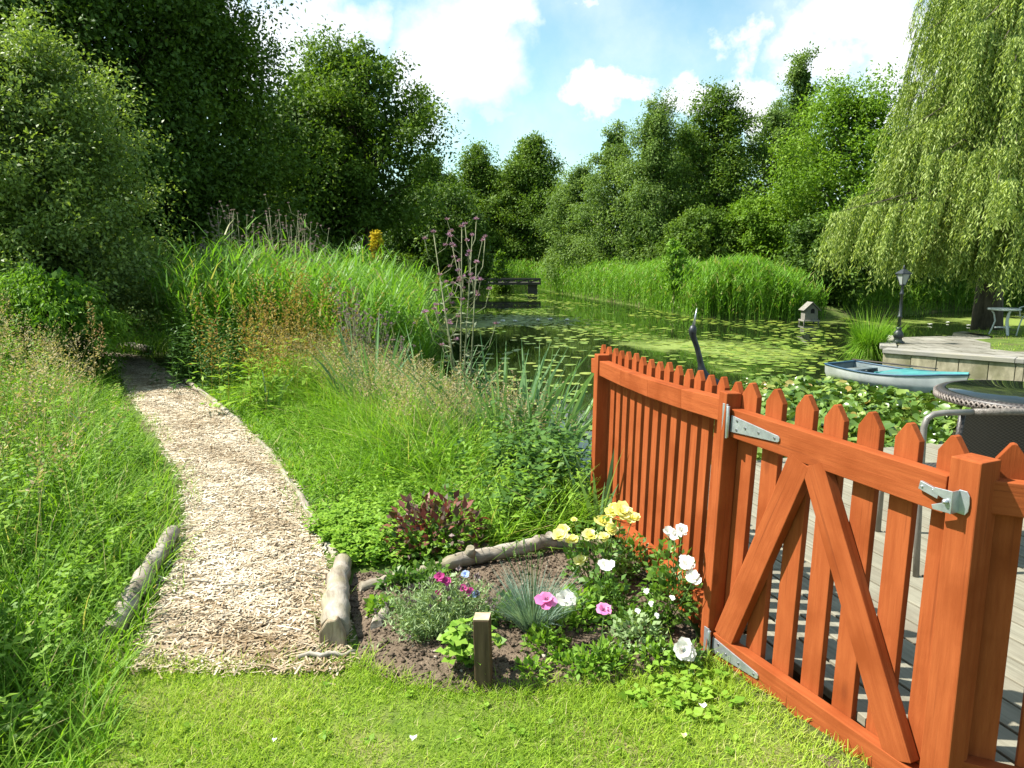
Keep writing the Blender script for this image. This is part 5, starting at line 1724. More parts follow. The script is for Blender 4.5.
m = MB(); m.board((-.113, 2.605, .2855), (-.1131, 2.605, .2885), .060, .060, up=(0.1, 1, 0)); m.build('cut_top', M_stakeend, st, bevel=.001)


def petal_litter(u, v, s, mat, label):
    x, y, z = at(u, v, .035)
    m = NP(); rng = np.random.default_rng(int(u))
    m.add(*leaves(np.array([[x, y, z]]), np.array([[.4, .8, .25]]), np.array([[-.3, .1, 1.]]), s, s * .75, np.array([.8])))
    m.add(*leaves(np.array([[x + .004, y, z + .003]]), np.array([[-.5, .7, .3]]), np.array([[.2, .1, 1.]]), s * .8, s * .6, np.array([.6])))
    tag(m.build('fallen_petal', mat), label, 'petal')


petal_litter(703, 709, .034, M_pw, 'white petal lying on the lawn near the lower hinge')
petal_litter(684, 738, .026, M_py, 'pale yellow petal on the lawn below the white petal')
petal_litter(412, 741, .03, M_pw, 'curled pale petal on the lawn in front of the stake')
petal_litter(273, 742, .02, M_pw, 'tiny pale petal on the lawn left of the stake')

# ------------------------------------------------------------------ flower bed plants
def stem_to(m, a, b, r=.0022):
    a, b = Vector(a), Vector(b)
    m.tube([a, a.lerp(b, .55) + Vector((.006, .004, .0)), b], [r * 1.2, r, r * .8], 5)


def bush_leaves(m, rng, c, rad, n, leaf, lw=.6, tmu=.5, up=.6, shell=.4):
    d = rdir(rng, n)
    d[:, 2] = np.abs(d[:, 2])
    r = rng.uniform(shell, 1, n)[:, None]
    P = np.array(c) + d * np.array(rad) * r
    D = unit(d + rdir(rng, n) * .8 + np.array([0, 0, .1]))
    N = np.array([0, 0, up]) + d * .5 + rdir(rng, n) * .5
    L = leaf * rng.uniform(.6, 1.3, n)
    m.add(*leaves(P, D, N, L, L * lw, np.clip(rng.normal(tmu, .22, n), 0, 1)))


def flower(parent, name, c, r, mat, n=6, layers=3, up=(0, -.3, 1), cup=.6, centre=None, seed=0, w=.9):
    rng = np.random.default_rng(seed)
    m = NP(); petals(m, rng, c, r, n, layers, up, cup, w)
    o = m.build(name, mat, parent, smooth=True)
    if centre is not None:
        k = NP(); u_ = Vector(up).normalized()
        bush_leaves(k, rng, Vector(c) + u_ * r * .08, (r * .22, r * .22, r * .22), 40, r * .16, .4, .5)
        k.build('flower_centre', centre, o)
    return o


BZ = .03
# yellow rose
yr = thing('yellow_rose_bush', 'rose bush with clusters of yellow blooms beside the fence', 'rose bush', (.43, 3.42, BZ))
rng = np.random.default_rng(500)
m = NP(); bush_leaves(m, rng, (.42, 3.42, BZ + .03), (.17, .15, .34), 520, .036, .62, .5); m.build('foliage', M_rosel, yr)
sm = MB()
for i, (u, v, Y, r) in enumerate([(560, 537, 3.32, .036), (572, 541, 3.34, .030), (590, 537, 3.36, .034), (603, 524, 3.42, .042), (612, 531, 3.36, .030), (622, 514, 3.46, .046), (632, 519, 3.44, .034), (612, 513, 3.48, .032), (564, 531, 3.40, .028), (581, 561, 3.3, .028), (574, 520, 3.5, .014), (604, 538, 3.34, .026), (613, 508, 3.5, .022)]):
    c = atd(u, v, Y)
    stem_to(sm, (.43 + (c[0] - .43) * .35, 3.42 + (Y - 3.42) * .3, BZ), (c[0], c[1], c[2] - .005))
    flower(yr, 'rose_flower', c, r * 1.2, M_py, 8, 5, (random.uniform(-.4, .2), -.5, 1), .7, None, 510 + i)
sm.build('stems', M_stem, yr)
# white rose by the fence
wr = thing('white_rose_bush', 'rose bush with large white blooms leaning on the fence', 'rose bush', (.70, 3.02, BZ))
m = NP(); bush_leaves(m, rng, (.69, 3.03, BZ + .04), (.13, .13, .37), 520, .036, .6, .68); bush_leaves(m, rng, (.54, 2.96, BZ), (.15, .12, .14), 330, .032, .62, .6); m.build('foliage', M_rosel, wr)
sm = MB()
for i, (u, v, Y, r) in enumerate([(668, 533, 3.1, .032), (682, 532, 3.08, .036), (675, 536, 3.05, .030), (687, 566, 2.9, .038), (694, 578, 2.86, .036), (684, 560, 2.95, .026)]):
    c = atd(u, v, Y)
    stem_to(sm, (.68, 3.02, BZ), (c[0], c[1], c[2] - .005))
    flower(wr, 'rose_flower', c, r, M_pw, 6, 4, (random.uniform(-.4, .2), -.6, 1), .6, None, 530 + i, 1.0)
sm.build('stems', M_stem, wr)
# single white rose
w2 = thing('white_rose_bush', 'small rose with one white bloom in the middle of the bed', 'rose bush', (.40, 3.15, BZ))
m = NP(); bush_leaves(m, rng, (.42, 3.15, BZ), (.13, .12, .20), 380, .035, .6, .5); m.build('foliage', M_rosel, w2)
sm = MB(); c = atd(605, 567, 3.12); stem_to(sm, (.41, 3.15, BZ), c); sm.build('stem', M_stem, w2); flower(w2, 'rose_flower', c, .042, M_pw, 6, 3, (0, -.5, 1), .55, None, 541, 1.0)
# low white bloom and white flecked foliage
w3 = thing('white_flower', 'full white bloom low at the soil edge by the gate post', 'flower', (.705, 2.72, BZ))
m = NP(); bush_leaves(m, rng, (.70, 2.74, BZ - .01), (.09, .07, .08), 160, .032, .6, .6); m.build('foliage', M_rosel, w3)
flower(w3, 'bloom', atd(683, 651, 2.70), .045, M_pw, 7, 4, (0, -.8, .6), .5, None, 545, 1.0)
w4 = thing('pale_flower_plant', 'bushy plant flecked with small white flowers left of the white roses', 'plant', (.53, 2.86, BZ))
m = NP(); bush_leaves(m, rng, (.52, 2.86, BZ), (.13, .10, .14), 380, .028, .65, .6); m.build('foliage', M_lav, w4)
for i, (u, v) in enumerate([(646, 592), (651, 604), (672, 598), (657, 616), (638, 611)]):
    flower(w4, 'small_flower', atd(u, v, 2.83), .014, M_pw, 5, 2, (0, -.5, 1), .4, None, 550 + i)
# lavender
lv = thing('lavender_plant', 'dense grey green lavender bush with buds at the left of the bed', 'plant', (-.31, 2.98, BZ))
P = np.column_stack([rng.normal(-.31, .06, 520), rng.normal(2.98, .05, 520), np.full(520, BZ)])
out = np.column_stack([(P[:, 0] + .31), (P[:, 1] - 2.98), np.zeros(520)]) * 6.0
m = NP()
D = unit(np.array([0, 0, 1.]) + out + rng.normal(0, .25, (520, 3)))
Ls = rng.uniform(.12, .22, 520)
m.add(*strips(rng, P, D, Ls, .004, rng.normal(0, .01, (520, 3)), 2, rng.uniform(.2, .8, 520)))
for k in range(11):
    f = rng.uniform(.15, 1, 520)
    C = P + D * (Ls * f)[:, None]
    m.add(*leaves(C, D * .6 + rdir(rng, 520), rdir(rng, 520), .028, .006, rng.uniform(.2, 1, 520)))
m.build('foliage', M_lav, lv)
m = NP()
for i in range(34):
    j = int(rng.integers(0, 520)); c = P[j] + D[j] * (Ls[j] + .02)
    n = 14; m.add(*leaves(np.repeat(c[None], n, 0) + rng.normal(0, .005, (n, 3)), D[j] + rdir(rng, n) * .6, rdir(rng, n), .016, .008, rng.uniform(0, .6, n)))
m.build('bud_sprays', leafmat('lavender_bud', [(0, (.14, .10, .12)), (1, (.24, .20, .17))], .1, .8, .1), lv)
# burgundy leaved shrub
bg = thing('burgundy_shrub', 'burgundy leaved shrub behind the weathered branch', 'shrub', (-.40, 3.92, 0))
m = NP(); bush_leaves(m, rng, (-.42, 3.90, .06), (.30, .22, .30), 400, .055, .55, .62, .4, .45); m.build('foliage', M_burg, bg)
m = NP(); bush_leaves(m, rng, (-.45, 3.85, .0), (.28, .2, .22), 420, .05, .55, .5); m.build('lower_leaves', M_rosel, bg)
sm = MB()
for i in range(9):
    stem_to(sm, (-.40, 3.9, 0), (-.42 + rng.uniform(-.25, .25), 3.9 + rng.uniform(-.15, .15), rng.uniform(.2, .36)), .003)
sm.build('stems', M_stakew, bg)
# bright leafy plant by the stake
sp = thing('strawberry_plant', 'bright green strawberry plant crowding the wooden stake', 'plant', (-.17, 2.66, BZ))
m = NP(); s = MB()
for i in range(60):
    a = rng.uniform(0, 6.28); r = rng.uniform(.02, .11); h = rng.uniform(.05, .18)
    c = Vector((-.165 + r * math.cos(a), 2.67 + r * .7 * math.sin(a), BZ + h))
    s.tube([(-.165, 2.67, BZ), (-.165 + .5 * r * math.cos(a), 2.67 + .35 * r * math.sin(a), BZ + h * .7), c], .0016, 5, caps=False)
    for k in range(3):
        b = a + (k - 1) * 1.5
        m.add(*leaves(np.array([list(c)]), np.array([[math.cos(b), math.sin(b), -.1 + rng.normal(0, .15)]]), np.array([[rng.normal(0, .25), rng.normal(-.15, .25), 1.]]), rng.uniform(.028, .042), .036, np.array([rng.uniform(.2, 1)])))
m.build('foliage', M_lime, sp); s.build('stems', M_stem, sp)
# blue grey grass tuft with bud stems
fs = thing('blue_fescue', 'blue grey tuft of fine leaves in the middle of the bed', 'plant', (.09, 2.99, BZ))
n = 900; a = rng.uniform(0, 6.28, n); rr_ = .05 * np.sqrt(rng.uniform(0, 1, n)); hv = np.stack([np.cos(a), np.sin(a), np.zeros(n)], 1)
P = np.array([.09, 2.99, BZ]) + hv * rr_[:, None]
L = rng.uniform(.14, .29, n)
m = NP(); m.add(*strips(rng, P, np.array([0, 0, 1.]) + hv * rng.uniform(.0, .75, n)[:, None], L, .0045, hv * (L * .25)[:, None] - np.array([0, 0, 1.]) * (L * rng.uniform(0, .3, n))[:, None], 3, rng.uniform(0, 1, n)))
m.build('leaves', M_fescue, fs)
s = MB(); bd = NP()
for i in range(14):
    a = rng.uniform(0, 6.28); r = rng.uniform(.03, .16); h = rng.uniform(.24, .42)
    e = Vector((.08 + r * math.cos(a), 2.99 + r * .6 * math.sin(a), BZ + h))
    s.tube([(.09, 2.99, BZ), (.085 + .4 * r * math.cos(a), 2.99 + .3 * r * math.sin(a), BZ + h * .6), e], .0013, 5, caps=False)
    bd.add(*leaves(np.repeat(np.array([list(e)]), 5, 0), np.array([0, 0, 1.]) + rng.normal(0, .25, (5, 3)), rdir(rng, 5), .020, .007, rng.uniform(0, 1, 5)))
s.build('stems', M_fescst if False else M_lav, fs); bd.build('bud_sprays', M_lav, fs)
# magenta carnations
cn = thing('carnation_plant', 'magenta carnations leaning over the lavender', 'flower', (-.22, 3.08, BZ))
s = MB(); fo = NP()
bush_leaves(fo, rng, (-.18, 3.06, BZ), (.12, .1, .16), 260, .05, .12, .5); fo.build('foliage', M_lav, cn)
for i, (u, v, r) in enumerate([(440, 577, .024), (446, 581, .022), (439, 600, .022), (463, 588, .022), (468, 591, .022), (463, 598, .018), (438, 594, .016)]):
    c = atd(u, v, 3.0)
    stem_to(s, (-.2, 3.06, BZ), c, .0016)
    flower(cn, 'carnation', c, r, M_pm, 7, 3, (random.uniform(-.4, .4), -.8, .7), .5, None, 560 + i, .8)
s.build('stems', M_stem, cn)
bl = thing('pale_blue_flower', 'single pale blue flower beside the magenta carnations', 'flower', (-.16, 3.03, BZ))
s = MB()
for i, (u, v) in enumerate([(476, 594), (466, 575)]):
    c = atd(u, v, 3.0); stem_to(s, (-.15, 3.03, BZ), c, .0016); flower(bl, 'bloom', c, .020, M_pb, 6, 2, (0, -.6, .8), .4, None, 570 + i)
s.build('stem', M_stem, bl)
# pink anemones
for i, (u, v, Y, r, bx_, by_, lb) in enumerate([(547, 601, 2.86, .055, .14, 2.82, 'wide open pink anemone in front of the blue grey tuft'), (604, 611, 2.72, .042, .33, 2.68, 'pink anemone on a tall stem right of the others')]):
    an_ = thing('anemone', lb, 'flower', (bx_, by_, BZ))
    c = atd(u, v, Y); s = MB(); stem_to(s, (bx_, by_, BZ), (c[0], c[1], c[2] - .004), .002); s.build('stem', M_stem, an_)
    flower(an_, 'bloom', c, r * .9, M_pp, 5, 2, (-.1, -.45, .9), .5, M_center, 580 + i, 1.0)
    m = NP(); bush_leaves(m, rng, (bx_, by_, BZ), (.10, .09, .09), 260, .032, .5, .5); m.build('foliage', M_herb, an_)
aw = thing('anemone', 'white anemone half hidden behind the wide pink one', 'flower', (.20, 2.9, BZ))
c = atd(564, 599, 2.92); s = MB(); stem_to(s, (.2, 2.9, BZ), c, .002); s.build('stem', M_stem, aw); flower(aw, 'bloom', c, .045, M_pw, 6, 2, (.3, -.7, .8), .35, None, 590, 1.0)
# other leafy plants of the bed
for i, (x, y, r, h, n, lf, mt, lb) in enumerate([
    (.30, 3.05, .14, .17, 420, .036, M_lime, 'yellow green leafy plant between the tuft and the single white rose'),
    (.58, 2.76, .10, .09, 140, .032, M_lime, 'low bright foliage in front of the white roses'),
    (.22, 2.70, .10, .06, 110, .032, M_herb, 'low ragged leaves at the bed front below the wide anemone'),
    (.38, 2.72, .10, .10, 150, .032, M_herb, 'leafy clump at the foot of the tall anemone'),
    (.08, 2.66, .08, .05, 90, .032, M_lime, 'sparse small leaves right of the stake'),
    (-.60, 3.16, .075, .07, 150, .035, M_lime, 'small bright seedling beside the short wood stub'),
    (-.56, 3.42, .10, .10, 200, .04, M_rosel, 'leafy plant growing through the thin end of the branch'),
    (-.40, 3.42, .12, .13, 260, .036, M_rosel, 'leafy growth between lavender and branch'),
    (-.03, 3.06, .10, .14, 220, .034, M_rosel, 'small leafy plant left of the blue grey tuft'),
    (.60, 3.55, .13, .25, 320, .036, M_rosel, 'dark foliage between the yellow roses and the fence'),
]):
    t = thing('bed_plant', lb, 'plant', (x, y, BZ))
    m = NP(); bush_leaves(m, rng, (x, y, BZ - .01), (r, r * .8, h), n, lf, .6, .55, .7, .3); m.build('foliage', mt, t)
    s = MB()
    for k in range(6): stem_to(s, (x, y, BZ - .01), (x + rng.uniform(-r, r) * .7, y + rng.uniform(-r, r) * .5, BZ + h * .7), .0016)
    s.build('stems', M_stem, t)
# flowers on the deck side, seen through the fence
mg = thing('marigold_plant', 'orange marigold showing through the fence pickets', 'flower', (1.0, 3.55, .0))
m = NP(); bush_leaves(m, rng, (1.0, 3.55, .0), (.09, .09, .38), 240, .035, .5, .4); m.build('foliage', M_rosel, mg)
for i, (u, v) in enumerate([(696, 504), (699, 509), (693, 508)]):
    flower(mg, 'bloom', atd(u, v, 3.5), .026, M_po, 8, 3, (-.6, -.6, .6), .4, None, 600 + i)
pt_ = thing('pot_flower', 'magenta bloom glimpsed behind the fence pickets', 'flower', (.98, 3.9, .0))
m = NP(); bush_leaves(m, rng, (.99, 3.9, .0), (.07, .08, .55), 200, .04, .5, .4); m.build('foliage', M_rosel, pt_)
flower(pt_, 'bloom', atd(692, 456, 3.85), .035, M_pm, 7, 3, (-.6, -.6, .6), .4, None, 610)

# ------------------------------------------------------------------ heron
hx, hy = 1.45, 5.72
hr = thing('heron_sculpture', 'dark metal heron sculpture with raised beak behind the picket fence', 'sculpture', (hx, hy, .03))
c_head = Vector(atd(693, 329, hy)); c_beak = Vector(atd(697, 308, hy)); c_nk = Vector(atd(701, 365, hy))
m = MB()
body0 = c_nk + Vector((.02, 0, -.12))
m.tube([body0 + Vector((.26, .05, -.20)), body0 + Vector((.20, .04, -.14)), body0 + Vector((.10, .02, -.06)), body0, c_nk + Vector((.004, 0, -.02)), c_nk, c_nk.lerp(c_head, .5) + Vector((.004, 0, 0)), c_head + Vector((-.003, 0, -.05)), c_head + Vector((-.004, 0, -.01)), c_head + Vector((.004, 0, .035))],
       [.012, .06, .085, .06, .030, .024, .021, .024, .040, .016], 12)
m.build('body', M_heron, hr, subsurf=1)
m = MB(); m.tube([c_head + Vector((.004, 0, .028)), c_beak], [.012, .002], 8); m.build('beak', M_galv, hr)
for s in (-.03, .03):
    m = MB(); b = body0 + Vector((.10, s, -.12)); m.tube([b, (b.x - .02, b.y, .30), (b.x, b.y, .03)], [.012, .008, .008], 8)
    for a in (-.5, .0, .5, 3.1): m.tube([(b.x, b.y, .035), (b.x - .07 * math.cos(a), b.y + .07 * math.sin(a), .033)], [.006, .003], 6)
    m.build('leg', M_heron, hr)

M_inner = noisemat('worn_boat_inside', (.10, .13, .14), (.20, .25, .25), 6, 6, .7, .1, c3=(.07, .08, .07), s3=3)
# ------------------------------------------------------------------ rowing boat
bo = thing('rowing_boat', 'small white dinghy with turquoise foredeck and blue rim moored by the wall', 'boat', (7.0, 13.1, -.5))
S0, S1 = Vector((5.95, 13.3, -.5)), Vector((7.0, 11.35, -.5))
bdv = (S1 - S0); BL = bdv.length; bdv.normalize(); bs = Vector((-bdv.y, bdv.x, 0))
NS = 16


def bsec(t, inset=0.0):
    hb = (.40 + .10 * math.sin(math.pi * min(1, t * 1.15))) * max(.03, 1 - max(0, (t - .55) / .45) ** 2.0) - inset
    hb = max(hb, .012)
    sh = .25 - .05 * math.sin(math.pi * t) + .09 * t ** 2
    kl = -.10 + .22 * max(0, (t - .8) / .2) ** 2
    return hb, sh, kl


def bpt(t, q, z):
    rake = .10 * max(0, (t - .9) / .1) * (z / .35)
    return S0 + bdv * (BL * t + rake) + bs * q + UPZ * z


m = MB(); V = []; F = []
for i in range(NS + 1):
    t = i / NS; hb, sh, kl = bsec(t)
    for q, z in ((-hb, sh), (-hb * .97, sh * .45), (-hb * .72, kl + .03), (0, kl), (hb * .72, kl + .03), (hb * .97, sh * .45), (hb, sh)):
        V.append(bpt(t, q, z))
for i in range(NS):
    for k in range(6): F.append((i * 7 + k, i * 7 + k + 1, (i + 1) * 7 + k + 1, (i + 1) * 7 + k))
F.append(tuple(range(6, -1, -1)))
m.add(V, F, None, True); m.build('hull', M_hull, bo)
m = MB(); V = []; F = []
for i in range(NS + 1):
    t = i / NS * .985 + .008; hb, sh, kl = bsec(t, .03)
    for q, z in ((-hb, sh - .006), (-hb * .9, .06 + max(0, kl + .05)), (hb * .9, .06 + max(0, kl + .05)), (hb, sh - .006)):
        V.append(bpt(t, q, z))
for i in range(NS):
    for k in range(3): F.append((i * 4 + k + 1, i * 4 + k, (i + 1) * 4 + k, (i + 1) * 4 + k + 1))
F.append((0, 1, 2, 3)); m.add(V, F); m.build('interior', M_inner, bo)
for sgn in (-1, 1):
    m = MB(); m.tube([bpt(i / NS, sgn * bsec(i / NS)[0], bsec(i / NS)[1] + .005) for i in range(NS + 1)], [.015] * NS + [.010], 8); m.build('gunwale', M_blue if sgn > 0 else M_turq2 if False else M_blue, bo)
m = MB(); hb, sh, kl = bsec(0); m.board(bpt(.004, -hb, sh + .004), bpt(.004, hb, sh + .004), .05, .03); m.build('transom_rail', M_blue, bo, bevel=.004)
m = MB(); V = []; F = []
ts = [.48 + .515 * i / 8 for i in range(9)]
for t in ts:
    hb, sh, kl = bsec(t)
    for q in (-1, -.5, 0, .5, 1): V.append(bpt(t, q * hb, sh + .012 + .035 * (1 - q * q)))
for i in range(8):
    for k in range(4): F.append((i * 5 + k, i * 5 + k + 1, (i + 1) * 5 + k + 1, (i + 1) * 5 + k))
m.add(V, F, None, True); hb, sh, kl = bsec(.48)
m.board(bpt(.48, -hb, sh + .01), bpt(.48, hb, sh + .01), .03, .05); m.build('foredeck', M_turq, bo)
for t in (.16, .40):
    hb, sh, kl = bsec(t, .02); m = MB(); m.board(bpt(t, -hb, sh - .05), bpt(t, hb, sh - .05), .2, .025); m.build('thwart', M_inner, bo, bevel=.003)
om = MB(); om.tube([bpt(.03, .25, .30), bpt(.62, .12, .345)], .014, 8); om.board(bpt(.60, .124, .345), bpt(.78, .08, .36), .09, .012)
oar = om.build('oar', M_bridgew); tag(oar, 'dark oar laid along inside the small boat', 'oar')

# ------------------------------------------------------------------ lamp post
lx, ly = 7.88, 15.05
lp_ = thing('lamp_post', 'dark green cast iron garden lamp post on the patio corner', 'lamp post', (lx, ly, PF))
m = MB(); m.lathe([(.13, 0), (.13, .03), (.10, .045), (.085, .06), (.075, .10), (.09, .13), (.10, .16), (.09, .21), (.065, .25), (.05, .28), (.06, .30), (.045, .33)], (lx, ly, PF + .004), 20)
m.build('base', M_iron, lp_)
m = MB(); m.lathe([(.036, .33), (.032, .52), (.046, .53), (.046, .56), (.03, .575), (.026, .98), (.04, .99), (.042, 1.02), (.028, 1.04), (.024, 1.16), (.05, 1.18)], (lx, ly, PF), 16)
m.build('column', M_iron, lp_)
ln_ = MB()
for a in range(4):
    an = R(45 + 90 * a + 12)
    c0 = Vector((lx + .055 * math.cos(an), ly + .055 * math.sin(an), PF + 1.18)); c1 = Vector((lx + .125 * math.cos(an), ly + .125 * math.sin(an), PF + 1.40))
    ln_.tube([c0, c1], .008, 6)
ln_.lathe([(.06, 1.175), (.065, 1.19), (.05, 1.20)], (lx, ly, PF), 4, False)
lo_ = ln_.build('lantern', M_iron, lp_)
g_ = MB(); Vg = []
for rr2, z in ((.05, 1.19), (.118, 1.398)):
    for a in range(4):
        an = R(45 + 90 * a + 12); Vg.append((lx + rr2 * math.cos(an), ly + rr2 * math.sin(an), PF + z))
g_.add(Vg, [(k, (k + 1) % 4, 4 + (k + 1) % 4, 4 + k) for k in range(4)]); g_.build('glass_pane', M_lampglass, lo_)
rf = MB(); Vg = []
for rr2, z in ((.155, 1.40), (.15, 1.42), (.07, 1.475), (.035, 1.50)):
    for a in range(4):
        an = R(45 + 90 * a + 12); Vg.append((lx + rr2 * math.cos(an), ly + rr2 * math.sin(an), PF + z))
rf.add(Vg, [(3, 2, 1, 0)] + [(r2 * 4 + k, r2 * 4 + (k + 1) % 4, r2 * 4 + 4 + (k + 1) % 4, r2 * 4 + 4 + k) for r2 in range(3) for k in range(4)] + [(12, 13, 14, 15)])
rf.lathe([(.03, 1.49), (.02, 1.52), (.024, 1.54), (.012, 1.56), (.003, 1.59)], (lx, ly, PF), 10); rf.build('roof', M_iron, lo_)

# ------------------------------------------------------------------ duck house, footbridge, willow fence
dx, dy = 9.75, 24.3
dh = thing('duck_house', 'small gabled wooden duck house standing in the pond', 'duck house', (dx, dy, -.5))
m = MB()
m.board((dx - .38, dy, -.36), (dx + .38, dy, -.36), .7, .06); m.build('platform', M_greyplank, dh, bevel=.005)
for i in (-1, 1):
    for j in (-1, 1):
        m = MB(); m.board((dx + i * .34, dy + j * .28, -.9), (dx + i * .34, dy + j * .28, -.3), .05, .05, up=(0, 1, 0)); m.build('leg', M_duck, dh)
m = MB()
pr = [(-.31, -.32), (.31, -.32), (.31, .14), (0, .42), (-.31, .14)]
m.prism([(dx + x, dy - .26, z) for x, z in pr], (0, 1, 0), .5); m.build('house_wall', M_duck, dh)
m = MB(); pr = [(-.09, -.02), (.09, -.02), (.09, .12), (.05, .19), (-.05, .19), (-.09, .12)]; m.prism([(dx + .04 + x, dy - .275, z) for x, z in pr], (0, 1, 0), .012); m.build('entrance', M_black, dh)
m = MB()
for s in (-1, 1):
    m.board((dx + s * .21, dy - .34, .285), (dx + s * .21, dy + .32, .285), .56, .03, up=(s * .67, 0, .74))
m.build('roof', M_duck, dh)
dh.scale = (.68, .68, .72)
fb = thing('footbridge', 'low dark timber footbridge at the far end of the pond', 'footbridge', (-.4, 45.5, -.5))
m = MB(); m.board((-2.6, 45.5, .10), (1.75, 45.5, .10), 1.1, .14); m.build('deck_boards', M_bridgew, fb)
m = MB()
for yy in (44.95, 46.05):
    m.board((-2.6, yy, .36), (1.75, yy, .36), .08, .09)
    for i in range(7): m.board((-2.5 + i * .7, yy, .1), (-2.5 + i * .7, yy, .36), .07, .07, up=(0, 1, 0))
    for i in range(6): m.board((-2.5 + i * .7, yy + .01, .15), (-1.8 + i * .7, yy + .01, .33), .03, .05)
m.build('railing', M_bridgew, fb)
for xx in (-2.3, 1.25):
    m = MB(); m.board((xx, 45.5, -1.2), (xx, 45.5, .03), .55, .8, up=(0, 1, 0)); m.build('pier', M_bridgew, fb)
ff = thing('board_fence', 'dark upright board fence in the shade of the willow', 'fence', (15, 19.0, PF))
m = MB(); random.seed(9)
for i in range(34):
    x = 13.3 + i * .155
    m.board((x, 18.5 + i * .04, PF - .1), (x, 18.5 + i * .04, 1.9 + random.uniform(-.02, .02)), .145, .022, up=(0, 1, 0))
m.build('boards', M_darkfence, ff)
m = MB()
for z in (.4, 1.5): m.board((13.2, 18.53, z), (18.5, 19.9, z), .05, .09)
m.build('rail', M_darkfence, ff)

# ------------------------------------------------------------------ white table and chair under the willow
tx, ty = 11.08, 16.7
wt = thing('garden_table', 'pale round garden table on slab legs under the willow', 'table', (tx, ty, PF))
m = MB(); m.lathe([(.02, .64), (.55, .64), (.57, .655), (.57, .68), (.55, .69), (.02, .69)], (tx, ty, PF), 28); m.build('tabletop', M_whiteiron, wt); wt.scale = (.58, .58, .88)
for i in range(3):
    a = R(25 + 120 * i); c = Vector((tx, ty, PF)); o = Vector((math.cos(a), math.sin(a), 0))
    m = MB(); m.tube([c + o * .42 + UPZ * .005, c + o * .34 + UPZ * .16, c + o * .26 + UPZ * .36, c + o * .32 + UPZ * .55, c + o * .42 + UPZ * .64], [.05, .055, .06, .055, .05], 8, squash=.5); m.build('leg', M_whiteiron, wt)
m = MB(); m.tube([(tx - .3, ty, PF + .2), (tx + .3, ty, PF + .2)], .02, 6); m.tube([(tx, ty - .3, PF + .2), (tx, ty + .3, PF + .2)], .02, 6); m.build('stretcher', M_whiteiron, wt)


def iron_chair(cx, cy, face, label, group=None):
    ch = thing('garden_chair', label, 'chair', (cx, cy, PF), group)
    f = Vector((math.cos(face), math.sin(face), 0)); s = Vector((-f.y, f.x, 0)); c = Vector((cx, cy, PF))
    m = MB(); m.lathe([(.02, .415), (.21, .415), (.225, .43), (.21, .445), (.02, .44)], c, 22); m.build('seat', M_whiteiron, ch)
    for i in (-1, 1):
        for j in (-1, 1):
            m = MB(); m.tube([c + f * j * .15 + s * i * .15 + UPZ * .415, c + f * j * .19 + s * i * .18 + UPZ * .2, c + f * j * .21 + s * i * .20], [.016, .013, .016], 8); m.build('leg', M_whiteiron, ch)
    m = MB(); bk = c - f * .19
    arc = [bk + s * (.23 * math.cos(R(a))) + UPZ * (.56 + .34 * math.sin(R(a))) - f * .05 * math.sin(R(a)) for a in range(-30, 211, 15)]
    m.tube([bk + s * .16 + UPZ * .43] + arc + [bk - s * .16 + UPZ * .43], .014, 8)
    bm_ = m.build('backrest', M_whiteiron, ch)
    m = MB()
    for k in range(-3, 4):
        q = k * .06
        top = .56 + .34 * math.sqrt(max(0, 1 - (q / .23) ** 2))
        m.tube([bk + s * q * .7 + UPZ * .44, bk + s * q * 1.3 + UPZ * .62 - f * .03, bk + s * q * .6 + UPZ * (top - .01) - f * .045], .007, 6)
    for r2 in (.07, .14):
        m.tube([bk + s * (r2 * math.cos(R(a))) + UPZ * (.66 + r2 * math.sin(R(a))) - f * .03 for a in range(0, 361, 30)], .006, 6)
    m.build('lattice', M_whiteiron, bm_)
    for i in (-1, 1):
        m = MB(); m.tube([bk + s * i * .23 + UPZ * .66, c + s * i * .27 + UPZ * .65, c + f * .14 + s * i * .25 + UPZ * .63, c + f * .15 + s * i * .2 + UPZ * .43], .012, 8); m.build('armrest', M_whiteiron, ch)


iron_chair(11.52, 16.35, R(200), 'pale ornate iron chair beside the round table under the willow')

# ------------------------------------------------------------------ rattan table and chair on the deck
RX, RY = 3.53, 4.95
rt = thing('rattan_table', 'round brown rattan table with dark glass top on the deck', 'table', (RX, RY, .03))
m = MB(); m.lathe([(.02, .709), (.500, .709), (.505, .713), (.505, .718), (.500, .722), (.02, .722)], (RX, RY, .0), 64); m.build('glass_top', M_tableglass, rt)
m = MB(); m.lathe([(.46, .645), (.55, .65), (.565, .67), (.565, .70), (.55, .716), (.511, .717), (.511, .70), (.46, .69), (.46, .645)], (RX, RY, 0), 64)
G2 = []
for i, v in enumerate(m.v):
    a = math.atan2(v[1] - RY, v[0] - RX); G2.append((a * .55, v[2], 0))
m.g = G2; tr = m.build('woven_rim', M_rattan, rt)
wv = MB()
for k in range(100):
    a0 = 2 * math.pi * k / 100; a1 = 2 * math.pi * (k + 1.0) / 100
    for z0_, z1_, dr in ((.660, .700, .569), (.700, .660, .573)):
        wv.tube([(RX + dr * math.cos(a0), RY + dr * math.sin(a0), z0_), (RX + dr * math.cos(a1), RY + dr * math.sin(a1), z1_)], .0065, 5)
wv.build('plait', noisemat('plaited_cane', (.13, .105, .09), (.22, .19, .165), 20, 3, .45, .1), tr)
for i in range(4):
    a = R(45 + 90 * i - 12)
    m = MB(); m.tube([(RX + .30 * math.cos(a), RY + .30 * math.sin(a), .03), (RX + .26 * math.cos(a), RY + .26 * math.sin(a), .35), (RX + .36 * math.cos(a), RY + .36 * math.sin(a), .66)], .035, 10); m.build('leg', M_rattan, rt)
rc = thing('rattan_chair', 'brown rattan chair with grey tube frame seen from behind on the deck', 'chair', (2.45, 3.95, .03))
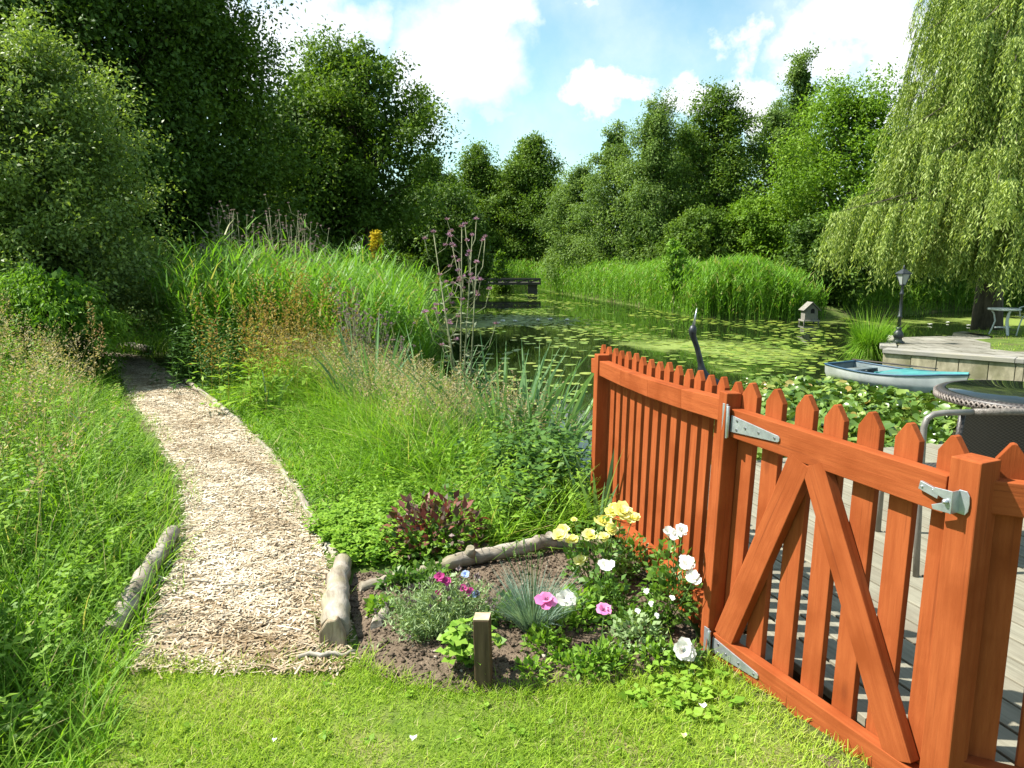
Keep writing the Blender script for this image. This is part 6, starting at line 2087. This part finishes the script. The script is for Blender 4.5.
cl_ = Vector((2.07, 3.63, 0)); cr_ = Vector((2.80, 3.66, 0))
cdv = (cr_ - cl_).normalized(); cf = Vector((-cdv.y, cdv.x, 0))
m = MB()
a0 = cl_ + UPZ * .85
m.tube([cl_ - cf * .10 + UPZ * .03 - cdv * .03, cl_ - cf * .04 + UPZ * .45 - cdv * .015, cl_ + UPZ * .78, cl_ + cdv * .012 + UPZ * .825, cl_ + cdv * .045 + UPZ * .848, cl_ + cdv * .10 + UPZ * .855, cl_ + cdv * .25 + UPZ * .857], .0155, 12)
fr_ = m.build('frame_tube', M_tube, rc)
m = MB(); m.tube([cl_ + cdv * .245 + UPZ * .857, cl_ + cdv * .45 + UPZ * .857, cr_ - cdv * .09 + UPZ * .852, cr_ - cdv * .02 + UPZ * .82, cr_ + UPZ * .76, cr_ + cf * .02 + UPZ * .45, cr_ - cf * .08 + UPZ * .03], .018, 12)
m.build('wrapped_tube', noisemat('wrapped_cane', (.11, .095, .08), (.19, .17, .145), 60, 2, .45, .3, stretch=(1, 1, 1)), rc)
m = MB()
NB = 14
V, F, G2 = [], [], []
for side in (0, 1):
    for i in range(NB + 1):
        for j in range(9):
            u_ = i / NB; z = .42 + .42 * j / 8
            p_ = cl_ + cdv * (.205 + .44 * u_) + cf * (.02 + .05 * math.sin(math.pi * u_) * 1 + .06 * (1 - j / 8) + .012 * side) + UPZ * z
            V.append(p_); G2.append((u_ * .44, z, 0))
o_ = (NB + 1) * 9
for i in range(NB):
    for j in range(8):
        a = i * 9 + j
        F.append((a, a + 9, a + 10, a + 1)); F.append((o_ + a, o_ + a + 1, o_ + a + 10, o_ + a + 9))
m.add(V, F, G2, True); m.build('woven_back', M_rattan, rc)
m = MB()
for k in (.205, .645): m.tube([cl_ + cdv * k + cf * .06 + UPZ * .40, cl_ + cdv * k + cf * .02 + UPZ * .855], .016, 10)
m.build('back_upright', M_rattan, rc)
m = MB(); sc = cl_ + cdv * .42 + cf * .30 + UPZ * .42
m.board(sc - cdv * .26, sc + cdv * .26, .48, .05); m.build('seat', M_rattan, rc, bevel=.012)
for s_ in (-.26, .26):
    m = MB(); q_ = sc + cdv * s_ * 1.2 + cf * .22; m.tube([q_ + UPZ * .0, q_ + UPZ * -.02, (q_.x, q_.y, .03)], .0155, 10); m.build('leg', M_tube, rc)
print('objects', len(bpy.data.objects))
